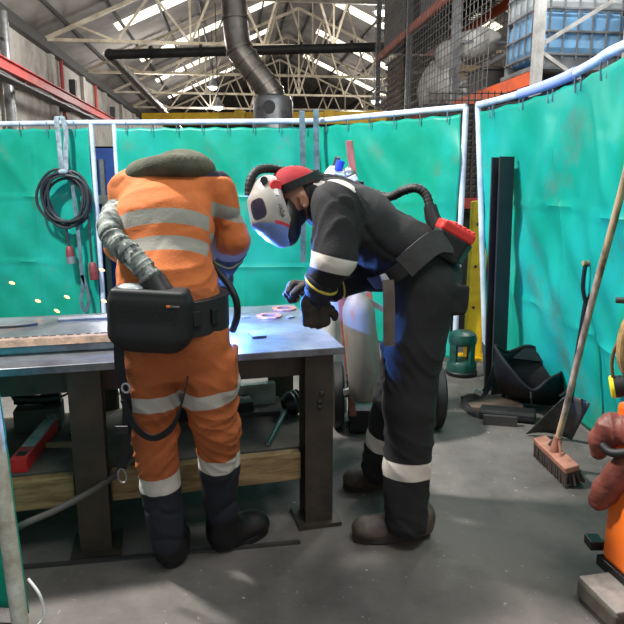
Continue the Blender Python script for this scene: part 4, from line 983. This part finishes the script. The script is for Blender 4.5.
# collar
mb = MB(); cc = Bp['nek']+V(.02, 0, -.005); ca = nrm(Bp['nek']-Bp['upp'])
F = SDF(cc-.18, cc+.18, .005); F.cap(cc-ca*.03, cc+ca*.035, .088, .076, .01, None, 1, (.004, .05), 2); F.cap(cc+ca*.02, cc+ca*.12, .062, .066, .004, op='sub'); F.noise(.003, 30, 3)
obj('collar', F.mesh(), M_blackc, pb, {'stripe': np.full(len(F.mesh()[0]), -.05), 'navy': np.full(len(F.mesh()[0]), -.05)})
boot(pb, 'boot', Bp['na']+V(0, 0, -.02), nheel, ntoe, M_bootbr, M_sole, 1.08, seed=5)
boot(pb, 'boot', Bp['fa']+V(.0, 0, -.02), fheel, ftoe, M_bootbr, M_sole, 1.05, seed=6)
# gloves with a yellow-trimmed gauntlet
M_gaunt = mat('navy_gauntlet', (26, 30, 46), .8, rgb2=(40, 44, 60), scale=14, bump=.2, bscale=80)
for w_, e_, d, pn, s, in (('nw', 'ne', ND, NP, NS), ('fw', 'fe', FD, FP, FS)):
    F = SDF(Bp[w_]-.27, Bp[w_]+.27, .0045); g0 = Bp[w_]*.62+Bp[e_]*.38
    add_hand(F, Bp[w_]+d*.01, d, pn, s, 1.12, 1.15, 1.3, .8); F.noise(.0018, 60, 8)
    gl = obj('glove', F.mesh(), M_glove, pb)
    F = SDF(Bp[w_]-.27, Bp[w_]+.27, .005); F.cap(g0, Bp[w_]+d*.03, .066, .046, .02, None, 1, (.006, .05), 5); F.noise(.003, 30, 9)
    obj('gauntlet', F.mesh(), M_gaunt, gl)
    gd = nrm(g0-Bp[w_]); ga = nrm(np.cross(gd, V(0, 1, .2))); gb_ = np.cross(gd, ga)
    obj('gauntlet_trim', MB().tube(ringpts(g0-gd*.012, .063, .063, ga, gb_, 29)[:-1], .006, 8, closed=True), mat('yellow_trim', (214, 190, 84), .7), gl)
# air filter unit of the person in black
ub = thing('air_filter_unit', P(450, 243, 2.5), 'black and red powered air filter unit on the back belt of the person in black', 'respirator')
ua = nrm(P(466, 232, 2.5)-P(438, 216, 2.5)); ub2 = nrm(P(446, 214, 2.5)-P(430, 240, 2.5)); ub2 = nrm(ub2-ua*np.dot(ub2, ua)); uc = V(0, 1, 0); uc = nrm(np.cross(ua, ub2))
c = P(445, 241, 2.47)
hs = obj('housing', MB().box(c-ub2*.012, (.125, .105, .22), (ua, ub2, uc)), M_papr, ub, bevel=.014)
obj('red_cover', MB().box(c+ub2*.05+ua*.004, (.14, .042, .225), (ua, ub2, uc)), mat('unit_red', (204, 46, 40), .4), ub, bevel=.010)
rbm = MB()
for i in range(5): rbm.box(c+ub2*.073+ua*(-.02+i*.02), (.010, .012, .21), (ua, ub2, uc))
obj('cover_ribs', rbm, MATS['unit_red'], ub, bevel=.003)
obj('filter', MB().box(c+ua*.068-ub2*.01, (.03, .085, .19), (ua, ub2, uc)), mat('filter_green', (24, 74, 70), .5), ub, bevel=.008)
for i in (0, 1): obj('button', MB().box(c-ub2*(.02-.0)+ua*(-.025+.035*i)+nrm(V(0, -1, 0))*.112, (.018, .018, .006), (ua, ub2, uc)), mat('button_grey', (70, 72, 74), .5), hs)
# belt: wide grey side plate, then webbing in front
sd0, sd1 = P(434, 244, 2.315), P(402, 270, 2.285)
mb = MB(); ribbon(mb, spline([c+V(.0, -.10, 0), P(436, 242, 2.325), P(418, 255, 2.29), P(404, 268, 2.285)], 6), nrm(P(426, 262, 2.3)-P(415, 247, 2.3)), .088, .012); obj('hip_pad', mb, mat('pad_mid_grey', (54, 53, 52), .75, rgb2=(46, 45, 45), scale=20, stretch=(1, 1, 2)), ub)
mb = MB(); ribbon(mb, spline([P(404, 268, 2.28), P(392, 276, 2.29), P(382, 282, 2.34), P(372, 283, 2.46), P(374, 280, 2.6), P(392, 268, 2.72), P(420, 250, 2.74), P(446, 238, 2.66)], 6), nrm(P(398, 280, 2.3)-P(388, 267, 2.3)), .058, .008); obj('belt', mb, M_web, ub)
obj('buckle', MB().box(P(386, 281, 2.30), (.03, .014, .06), (nrm(V(1, .2, .4)), nrm(V(-.2, 1, 0)), nrm(V(-.4, 0, 1)))), M_steel, ub, bevel=.003)
mb = MB(); ribbon(mb, spline([P(388, 280, 2.285), P(389, 300, 2.275), P(389, 325, 2.275), P(389, 346, 2.28)], 6), V(1, .1, 0), .044, .005); obj('hanging_strap', mb, mat('brown_strap', (92, 82, 72), .8, rgb2=(72, 64, 56), scale=12), ub)
hb_ = spline([P(434, 224, 2.50), P(430, 208, 2.52), P(426, 195, 2.54), P(416, 188, 2.56), P(403, 191, 2.60), P(388, 197, 2.66), P(365, 190, 2.72), P(340, 180, 2.74), P(318, 177, 2.72)], 10)
obj('hose', MB().tube(hb_, [.0185+.0012*math.sin(i*2.2) for i in range(len(hb_))], 12), M_rub, ub)
obj('hose_cuff', MB().tube([P(437, 228, 2.50), P(432, 216, 2.515), P(430, 206, 2.525)], [.034, .030, .026], 14), M_black, ub)
for i, q in enumerate(((416, 212), (422, 216))): pass
hb2 = spline([P(318, 177, 2.72), P(300, 170, 2.62), P(285, 171, 2.52), P(270, 168.5, 2.46), P(257, 171, 2.43), P(250, 182, 2.41), P(249, 196, 2.40)], 10)
obj('helmet_hose', MB().tube(hb2, [.017+.0012*math.sin(i*2.2) for i in range(len(hb2))], 12), M_rub, hm)
arco.location = tuple(P(224.5, 293, 2.74))

# ------------------------------------------------------------------ gas trolley behind the person in black
M_pink = mat('faded_red_frame', (160, 92, 86), .6, rgb2=(120, 66, 60), scale=8)
tr = thing('cylinder_trolley', G(375, 428), 'faded red cylinder trolley with two dark wheels behind the person in black', 'trolley')
ra0, ra1 = P(384, 416, 3.46), P(349, 141, 3.72); la0, la1 = P(353, 416, 3.46), P(338, 270, 3.60)
obj('frame_rail', MB().bar(ra0, ra1, .040, .028, V(0, 1, 0)), M_pink, tr, bevel=.004); obj('frame_rail', MB().bar(la0, la1, .040, .028, V(0, 1, 0)), M_pink, tr, bevel=.004)
obj('rail_bracket', MB().box(ra0*.16+ra1*.84+V(.0, -.02, 0), (.10, .05, .05)), M_black, tr, bevel=.004)
obj('rail_clamp', MB().box(ra0*.145+ra1*.855+V(-.02, -.05, .01), (.07, .03, .035), (nrm(V(1, 0, .5)), YU, nrm(V(-.5, 0, 1)))), M_white, tr, bevel=.004)
for f in (.25, .8): obj('cross_bar', MB().bar(la0*(1-f)+la1*f, la0*(1-f)+la1*f+V(.17, 0, 0), .03, .02), M_pink, tr)
obj('toe_plate', MB().box(G(367, 428)+V(0, .02, .085), (.22, .26, .14)), M_black, tr, bevel=.01)
obj('axle', MB().cyl(V(.13, 3.62, .2), V(.78, 3.62, .2), .014), M_dark, tr)
for x in (.155, .755):
    wh = obj('wheel', MB().lathe([(.05, -.035), (.14, -.03), (.17, -.036), (.20, -.022), (.20, .022), (.17, .036), (.14, .03), (.05, .035)], V(x, 3.62, .2), (1, 0, 0), 32, True), M_rub, tr)
    obj('hub', MB().cyl(V(x-.03, 3.62, .2), V(x+.03, 3.62, .2), .055), M_dark, wh)
obj('strap_buckle', MB().box(la0*.82+la1*.18+V(-.02, -.03, 0), (.06, .02, .035), (nrm(V(1, 0, .3)), YU, nrm(V(-.3, 0, 1)))), M_white, tr, bevel=.003)
obj('chain', MB().tube([la0*.7+la1*.3+V(-.01+.008*(i % 2), -.03, .11-.02*i) for i in range(12)], .008, 6), M_dark, tr)
obj('silver_bar', MB().bar(P(352, 291, 3.42), P(386, 311, 3.42), .03, .012, V(0, 1, 0)), M_steel, tr)
gc = thing('gas_cylinder', P(365, 402, 3.40), 'short grey rust-streaked gas cylinder strapped low on the red trolley', 'gas cylinder')
ca_, cb_ = P(366, 399, 3.38), P(357, 296, 3.42); dd = nrm(cb_-ca_); ll = np.linalg.norm(cb_-ca_)
M_cyl = mat('grey_cylinder', (126, 122, 116), .6, .1, rgb2=(104, 100, 96), scale=5, rgb3=(136, 92, 58), scale3=9, thr3=(.56, .66), bump=.1, stretch=(1, 1, .4))
obj('cylinder_body', MB().lathe([(.001, 0), (.083, 0), (.092, .012), (.092, ll-.10), (.086, ll-.06), (.066, ll-.02), (.035, ll+.012), (.03, ll+.02)], ca_, dd, 28), M_cyl, gc)
obj('valve', MB().cyl(ca_+dd*(ll+.015), ca_+dd*(ll+.08), .018), M_dark, gc)
wc = thing('gas_cylinder', V(.155, 3.78, .02), 'tall white-topped gas cylinder with a blue valve, behind the back of the person in black', 'gas cylinder')
tp = P(334, 166, 3.78)[2]; wx = P(335, 166, 3.78)[0]
obj('cylinder_body', MB().lathe([(.08, .02), (.088, .04), (.088, tp-.13), (.080, tp-.075), (.055, tp-.025), (.03, tp)], V(wx, 3.78, 0), n=28), M_white, wc)
obj('valve', MB().cyl(V(wx, 3.78, tp), V(wx+.015, 3.76, tp+.05), .016), M_dark, wc)
q = P(340, 167, 3.72); obj('blue_knob', MB().cyl(q+V(-.012, 0, -.02), q+V(.006, 0, .035), .024, n=12), mat('blue_knob', (30, 64, 200), .4), wc)
obj('regulator', MB().cyl(q+V(-.03, 0, -.03), q+V(.05, -.02, -.045), .016).ell(q+V(.05, -.04, -.03), (.03, .02, .03)), M_steel, wc)
# dark green guard cap
c = G(461, 374); gg = thing('cylinder_guard', c, 'dark green round guard with open sides on the floor beside the yellow post', 'guard')
obj('base', MB().lathe([(.001, 0), (.105, 0), (.115, .02), (.115, .09), (.10, .115), (.001, .12)], c), Mg, gg)
obj('base_ring', MB().lathe([(.112, .0), (.122, .012), (.122, .03), (.112, .04)], c, closed=True), M_black, gg)
obj('top', MB().lathe([(.10, .245), (.105, .25), (.11, .29), (.10, .325), (.07, .345), (.001, .352)], c), Mg, gg)
for a in (-2.5, -.9, .6, 2.2): obj('pillar', MB().box(c+V(.092*math.cos(a), .092*math.sin(a), .185), (.022, .05, .16), (V(math.cos(a), math.sin(a), 0), V(-math.sin(a), math.cos(a), 0), Z_)), Mg, gg)

# ------------------------------------------------------------------ right side
a, b = G(490, 392), P(503, 157, 4.30)
tag(obj('steel_beam', MB().ibeam(a+V(.03, 0, 0), b, .112, .10, .014, .012, V(1, .35, 0)), mat('navy_steel', (30, 31, 37), .6, .1, rgb2=(42, 41, 42), scale=5)), 'dark steel beam standing upright against the right curtain', 'beam')
# tool bag
bgc = G(532, 404)+V(.02, .10, 0); t = thing('tool_bag', bgc, 'black open-topped tool bag on the floor by the right curtain', 'bag')
M_bag = mat('black_nylon', (17, 17, 19), .6, rgb2=(26, 26, 28), scale=12, bump=.2, bscale=60)
bu, bv = nrm(V(.96, -.28, 0)), nrm(V(.28, .96, 0)); c = bgc+Z_*.17
rimp = spline([P(495, 346, 3.86), P(508, 366, 3.74), P(531, 390, 3.70), P(548, 380, 3.74), P(563, 370, 3.88), P(550, 357, 4.02), P(529, 346, 4.06), P(508, 352, 3.98)], 7, True)
nr = len(rimp); cen = G(531, 403)+V(.02, .10, 0); a0_ = [math.atan2((p-cen)@bv, (p-cen)@bu) for p in rimp]
rows = []
for jj in range(9):
    f = jj/8; row = []
    for p, a_ in zip(rimp, a0_):
        ca, sa = math.cos(a_), math.sin(a_); sq = lambda q: math.copysign(abs(q)**.6, q)
        b0 = cen + bu*sq(ca)*.225 + bv*sq(sa)*.145
        q = b0*(1-f)+p*f; blg = math.sin(math.pi*min(1, f*1.15))*.03*(1+.4*math.sin(a_*5))
        q = q+nrm((b0-cen)*V(1, 1, 0))*blg; q[2] = .014+(p[2]-.014)*f**.85; row.append(q)
    rows.append(row)
vs = [q for r_ in rows for q in r_]
fs = [(k_*nr+i_, k_*nr+(i_+1) % nr, (k_+1)*nr+(i_+1) % nr, (k_+1)*nr+i_) for k_ in range(8) for i_ in range(nr)]+[tuple(range(nr))[::-1]]
obj('bag_body', MB().add(vs, fs, True), M_bag, t, solid=.014)
obj('rim_piping', MB().tube(rimp, .011, 8, closed=True), M_web, t)
obj('inner_flap', MB().hexa([P(512, 358, 3.97), P(546, 362, 4.0), P(546, 362, 4.01), P(512, 358, 3.98)], [P(524, 348, 4.03), P(534, 349, 4.04), P(534, 349, 4.05), P(524, 348, 4.04)]), M_bag, t)
obj('side_seam', MB().tube([P(531, 392, 3.68), P(531, 398, 3.66), P(532, 405, 3.68)], .006, 6), M_web, t)
mb = MB(); ribbon(mb, spline([P(566, 380, 3.84), P(572, 372, 3.80), P(569, 388, 3.74), P(560, 396, 3.72)], 6), V(.2, -.8, .3), .03, .006); obj('handle', mb, M_web, t)
mb = MB(); ribbon(mb, spline([c-bu*.24+Z_*.06, P(485, 392, 4.0), P(468, 398, 3.95), G(462, 408)+Z_*.05, G(474, 416)+Z_*.02, G(492, 420)+Z_*.02], 8), nrm(V(.2, .6, .7)), .045, .006); obj('shoulder_strap', mb, M_web, t)
obj('strap_buckle', MB().box(P(478, 392, 3.93), (.06, .012, .035), (nrm(V(1, 0, -.5)), YU, nrm(V(.5, 0, 1)))), M_steel, t, bevel=.003)
obj('pocket_flap', MB().box(cen-bv*.185-bu*.10+Z_*.10, (.12, .014, .11), (bu, bv, Z_)), M_bag, t, bevel=.006)
obj('side_ring', MB().tube([c+bu*.25+bv*(.05*math.cos(q))+Z_*(.03+.06*math.sin(q)) for q in np.linspace(0, 6.28, 17)[:-1]], .010, 8, closed=True), M_web, t)
for i, (dx, dy, r, lab) in enumerate(((-.02, -.02, .035, 'small steel fitting inside the open black bag'), (.06, .01, .03, 'dark round tool inside the open black bag'))):
    tag(obj('small_tool', MB().ell(c+bu*dx+bv*dy+Z_*.03, (r, r, r)).cyl(c+bu*dx+bv*dy+Z_*.03, c+bu*(dx+.08)+bv*dy+Z_*.06, r*.5), M_steel if i == 0 else M_black), lab, 'tool')
q = G(487, 408); tag(obj('flattened_box', MB().box(q+V(.05, .02, .02), (.36, .28, .035), (nrm(V(.95, -.2, 0)), nrm(V(.2, .95, 0)), Z_)), mat('brown_card', (96, 82, 70), .85, rgb2=(70, 60, 54), scale=6)), 'dirty brown flattened box under the strap of the black bag', 'box')
q = G(506, 421); tag(obj('foam_pad', MB().box(q+V(.02, .04, .035), (.34, .13, .06), (nrm(V(.93, -.32, .03)), nrm(V(.32, .93, 0)), Z_)), M_bag, bevel=.016), 'black padded strip on the floor in front of the black bag', 'pad')
q = G(498, 427); tag(obj('plate_offcut', MB().box(q+V(.02, .03, .03), (.20, .03, .06), (nrm(V(.95, -.2, .0)), nrm(V(.2, .95, 0)), Z_)), M_dark), 'low dark steel off-cut standing in front of the padded strip', 'off-cut')
# broom
h0, h1 = G(540, 441, .085), G(573, 472, .085); hd_ = nrm(h1-h0); hs_ = nrm(np.cross(hd_, Z_))
br = thing('broom', (h0+h1)/2*V(1, 1, 0), 'wide workshop broom with worn wooden handle leaning on the right curtain', 'broom')
tilt = nrm(V(.0, .0, 1)+hs_*.25); wd_ = np.cross(hd_, tilt)
M_bw = mat('red_brown_wood', (158, 108, 90), .7, rgb2=(120, 80, 66), scale=9)
L_ = np.linalg.norm(h1-h0)
obj('broom_head', MB().box((h0+h1)/2+tilt*.012, (L_, .075, .035), (hd_, wd_, tilt)), M_bw, br, bevel=.007)
bs = MB(); rng = random.Random(5)
for i in range(28):
    for j in range(5):
        p = (h0+h1)/2+hd_*(L_*(-.48+.96*i/27))+wd_*(-.03+.015*j); e = p-tilt*.07+hd_*(rng.uniform(-.008, .008)+(.012 if i > 24 else 0))+wd_*((j-2)*.008+rng.uniform(-.006, .006))
        e[2] = max(e[2], .004); bs.tube([p, e], [.0095, .0065], 5)
obj('bristles', bs, mat('dark_bristle', (62, 48, 42), .9, rgb2=(44, 36, 32), scale=40), br)
so = P(556, 449, 2.92); ht = P(631, 152, 2.62)
sk = (h0+h1)/2+tilt*.03
obj('handle', MB().tube([sk+(ht-sk)*f+V(.003*math.sin(f*9), 0, .0) for f in np.linspace(0.01, 1, 18)], .0155, 12), mat('worn_handle', (176, 152, 122), .75, rgb2=(96, 80, 64), scale=14, thr=(.42, .6), stretch=(1, 1, .35)), br)
obj('socket', MB().tube([sk-tilt*.01, sk+nrm(ht-sk)*.09], [.028, .019], 12), M_bw, br)
for s in (-1, 1): obj('bracket', MB().bar(sk+nrm(ht-sk)*.09, (h0+h1)/2+hd_*s*.07+tilt*.03, .014, .006, hs_), M_bw if s > 0 else M_dark, br)
# shovel
sh = thing('shovel', G(560, 425), 'black D-handled shovel with a grey blade leaning behind the broom', 'shovel')
g0, g1 = P(590, 289, 3.22), P(570, 402, 3.26)
obj('shaft', MB().tube([P(586, 303, 3.22), g1], .015, 12), M_black, sh)
obj('d_grip', MB().tube(spline([P(586, 304, 3.22), P(583, 288, 3.22), P(585, 268, 3.21), P(588, 264, 3.21)], 5), .011, 10).tube(spline([P(586, 304, 3.22), P(592, 291, 3.22), P(597, 272, 3.22), P(597, 265, 3.22)], 5), .011, 10), M_black, sh)
obj('grip_bar', MB().cyl(P(583, 263, 3.21), P(600, 265.5, 3.22), .014), M_wood, sh)
bl0, bl1, bl2, bl3 = G(526, 434, .01), P(563, 398, 3.30), P(590, 404, 3.22), G(572, 440, .01)
vs = []; fs = []
for i in range(9):
    for j in range(9):
        u, v_ = i/8, j/8; p = (bl0*(1-u)+bl3*u)*(1-v_)+(bl1*(1-u)+bl2*u)*v_; n_ = nrm(np.cross(bl3-bl0, bl1-bl0)); p = p+n_*(-.035*(1-(2*u-1)**2))
        vs.append(p)
fs = [(i*9+j, (i+1)*9+j, (i+1)*9+j+1, i*9+j+1) for i in range(8) for j in range(8)]
obj('blade', MB().add(vs, fs, True), mat('blade_steel', (84, 82, 80), .5, .4, rgb2=(60, 58, 56), scale=8), sh, solid=.004)
# orange machine at the right edge
mc = V(1.245, 1.78, 0); wm = thing('welding_machine', mc, 'orange wheeled machine cabinet standing at the right edge of the picture', 'machine')
M_mo = mat('machine_orange', (234, 112, 34), .4, rgb2=(214, 96, 28), scale=3)
mu, mv = nrm(V(.98, .20, 0)), nrm(V(-.20, .98, 0)); c = V(1.30, 1.80, .42)
obj('cabinet', MB().box(c, (.38, .60, .60), (mu, mv, Z_)), M_mo, wm, bevel=.018)
obj('base_frame', MB().box(c-Z_*.315, (.40, .62, .04), (mu, mv, Z_)), M_black, wm, bevel=.004)
for (dx, dz) in ((.16, -.05), (.05, -.22), (-.2, .2), (-.2, -.22)): obj('screw', MB().lathe([(.001, .006), (.008, .005), (.009, 0)], c-mu*.19+mv*dx+Z_*dz, -mu, 12), M_dark, wm)
obj('top_cover', MB().box(c+Z_*.315, (.36, .56, .035), (mu, mv, Z_)), M_dark, wm, bevel=.01)
for (dx, dy) in ((-.15, .24), (.15, .24), (-.15, -.24), (.15, -.24)):
    p = c*V(1, 1, 0)+mu*dx+mv*dy; obj('caster', MB().cyl(p-mv*.0+mu*(-.02)+Z_*.045, p+mu*.02+Z_*.045, .045), M_rub, wm)
mp_ = V(1.17, 1.90, .73); obj('mast', MB().cyl(mp_, mp_+V(0, 0, .42), .014).cyl(mp_+V(0, 0, .36), mp_+V(-.20, .06, .36), .010), M_dark, wm)
q = P(594, 542, 2.10); obj('side_bracket', MB().box(q, (.05, .06, .035)).box(q+V(.035, -.01, .0), (.06, .03, .02)), M_black, wm, bevel=.003)
fb = thing('step_block', G(605, 602), 'grey steel block on the floor against the foot of the orange machine', 'block')
q = G(600, 585, .09); 
bu2, bv2 = nrm(V(.93, -.10, 0)), nrm(V(.36, .93, 0))
obj('block_body', MB().box(V(1.085, 1.90, .055), (.26, .21, .07), (mu, mv, Z_)), mat('block_steel', (84, 78, 70), .6, .3, rgb2=(60, 56, 50), scale=8), fb, bevel=.012)
obj('top_pad', MB().box(V(1.085, 1.90, .093), (.25, .20, .012), (mu, mv, Z_)), mat('pad_grey_top', (132, 128, 122), .7, rgb2=(108, 104, 100), scale=20), fb, bevel=.005)
obj('base_lip', MB().box(V(1.085, 1.90, .010), (.24, .19, .02), (mu, mv, Z_)), M_dark, fb)
# leather gauntlets hung on the machine
M_lea = mat('rust_leather', (122, 64, 54), .55, rgb2=(84, 42, 36), scale=9, bump=.25, bscale=40)
for i, (pts, rr_, lab) in enumerate((([P(632, 432, 2.0), P(614, 428, 2.05), P(603, 440, 2.07), P(599, 452, 2.08)], (.056, .054, .043, .030), 'upper rust-red leather gauntlet draped on the orange machine'),
                                     ([P(632, 462, 1.96), P(619, 476, 2.0), P(607, 490, 2.03), P(599, 500, 2.05)], (.052, .05, .046, .036), 'lower rust-red leather gauntlet hanging below the black band'))):
    F = SDF(np.min(pts, axis=0)-.12, np.max(pts, axis=0)+.12, .005)
    for p, q, r1_, r2_ in zip(pts, pts[1:], rr_, rr_[1:]): F.cap(p, q, r1_, r2_, .02, V(0, 1, 0), .8, (.006, .05), 3+i)
    F.noise(.004, 30, 12+i); tag(obj('leather_gauntlet', F.mesh(), M_lea), lab, 'glove', 'leather gauntlets on the machine')
tag(obj('black_band', MB().tube(spline([P(602, 445, 2.0), P(610, 452, 1.97), P(622, 453, 1.94), P(640, 449, 1.92)], 6), .015, 10), M_rub), 'black rubber band pulled round the rust-red gauntlets', 'band')
hg = thing('welding_torch', P(612, 386, 1.95), 'black torch with a yellow end ring lying on the orange machine', 'torch')
q0, q1 = P(611, 387, 2.0), P(655, 383, 1.95); d = nrm(q1-q0)
obj('grip', MB().cyl(q0+d*.008, q1, .037, .034, 18), M_rub, hg); obj('yellow_end', MB().lathe([(.001, -.004), (.030, -.004), (.038, 0), (.038, .010), (.034, .012)], q0, d, 20), mat('bright_yellow', (238, 224, 40), .4), hg)
tag(obj('brown_cord', MB().tube(spline([P(613, 378, 1.99), P(612, 362, 1.99), P(616, 346, 1.98), P(626, 334, 1.97), P(645, 330, 1.95)], 8), .006, 8), mat('brown_cord', (110, 84, 52), .7)), 'thin brown cord arching up from the torch handle at the right edge', 'cord')
cl = P(634, 345, 1.95); tag(obj('rope_coil', MB().tube([cl+V(.05*math.cos(a_)+.003*a_/6.28, .012*(a_/6.28-2), .11*math.sin(a_)) for a_ in np.linspace(0, 25.1, 100)], .009, 8), mat('tan_rope', (168, 134, 84), .8, rgb2=(120, 92, 56), scale=40)), 'coil of tan rope hanging at the right edge above the machine', 'rope')

# ------------------------------------------------------------------ coiled cable on the left curtain
D = (g[0]*.17+g[1]*.83)[1]-.10
Pc = lambda x, y, dd=0: P(x, y, D+dd-.03)
cc = thing('cable_coil', Pc(65, 198), 'dark cable coil with red plugs hung on the far left curtain', 'cable')
rng = random.Random(11); co = MB(); pts = []
n_l = 7
for i in range(n_l*28+1):
    a_ = 2*math.pi*i/28; lp = i/28
    rx, rz = .200+.030*math.sin(lp*2.1), .240+.034*math.sin(lp*1.7+1)
    pts.append(Pc(65, 199)+V(rx*math.sin(a_)+.03*math.sin(lp*1.3)+.012*math.sin(a_*3+lp), -.012*(lp-3)+.008*math.sin(a_*2), rz*math.cos(a_)+.014*math.sin(lp*2.3)))
obj('coil', co.tube(pts, .0135, 8), mat('cable_grey', (40, 46, 52), .5), cc)
for (pp, x, y, mm) in (([(66, 222), (67, 235), (69, 246)], 71, 259, M_red), ([(87, 200), (89, 225), (91, 250), (92, 262)], 94, 274, M_red)):
    obj('cable_end', MB().tube(spline([Pc(*p) for p in pp], 6), .012, 8), MATS['cable_grey'], cc)
    e = Pc(x, y); t0 = Pc(*pp[-1]); d = nrm(e-t0)
    pg = obj('plug', MB().lathe([(.02, 0), (.034, .02), (.04, .06), (.042, .10), (.036, .10)], t0, d, 14), mat('plug_red', (118, 52, 56), .5), cc)
    obj('plug_end', MB().lathe([(.036, .10), (.044, .102), (.044, .17), (.030, .175), (.001, .175)], t0, d, 14), M_galv if x < 80 else mat('plug_dark_red', (112, 46, 52), .5), pg)
rp = thing('sling_strap', G(62, 122, RT), 'grey webbing sling tied over the rail and holding the cable coil', 'strap')
M_sl = mat('pale_webbing', (150, 168, 176), .8, rgb2=(96, 112, 124), scale=18)
top_ = G(61, 122, RT)
mb = MB(); ribbon(mb, spline([Pc(58, 130), top_+V(-.02, -.05, .03), top_+V(0, .0, .045), top_+V(.04, -.05, .02), Pc(66, 132), Pc(66, 150), Pc(66, 174)], 6), V(1, 0, 0), .045, .01); obj('sling', mb, M_sl, rp)
mb = MB(); ribbon(mb, spline([Pc(58, 130), Pc(60, 150), Pc(62, 172)], 6), V(1, 0, 0), .045, .01); obj('sling', mb, M_sl, rp)
obj('knot', MB().ell(Pc(63, 172, -.03), (.05, .04, .03)), M_sl, rp)
mb = MB(); ribbon(mb, spline([Pc(72, 180, .03), Pc(76, 215, .03), Pc(79, 240), Pc(81, 265), Pc(83, 285), Pc(81, 300), Pc(85, 311), Pc(89, 302), Pc(86, 286), Pc(82, 275)], 7), V(1, 0, 0), .035, .008); obj('loop_tail', mb, M_strap, rp)

# ------------------------------------------------------------------ weld sparks
M_spk = mat('hot_spark', (255, 190, 110), emit=((255, 176, 96), 2.2))
spx = [(12, 283, 'bright spark by the left edge above the bench'), (38, 301, 'glowing spark above the bent rod on the slab'), (57, 311, 'lowest glowing spark above the slab'), (67, 297, 'glowing spark left of the loop tail of the grey sling'), (104, 301, 'bright spark beside the right post of the far left curtain'), (102, 270, 'small spark beside the post left of the person in orange'), (118, 205, 'spark near the grey hose by the shoulder'), (30, 332, 'orange spark low over the slab')]
for x, y, lab in spx[:6]:
    p = P(x, y, 2.95); d = nrm(V(-.7, 0, .45)+V(random.uniform(-.3, .3), 0, random.uniform(-.3, .3)))
    tag(obj('weld_spark', MB().tube([p-d*.014, p-d*.005, p+d*.006, p+d*.014], [.002, .0065, .0065, .002], 8), M_spk), lab, 'spark', 'weld sparks')
bd_ = arco.location; tag(obj('weld_arc', MB().ell(V(*bd_), (.006, .006, .006)), mat('arc_glow', (190, 215, 255), emit=((150, 190, 255), 30))), 'tiny white-blue welding arc on the bench in front of the person in orange', 'arc')
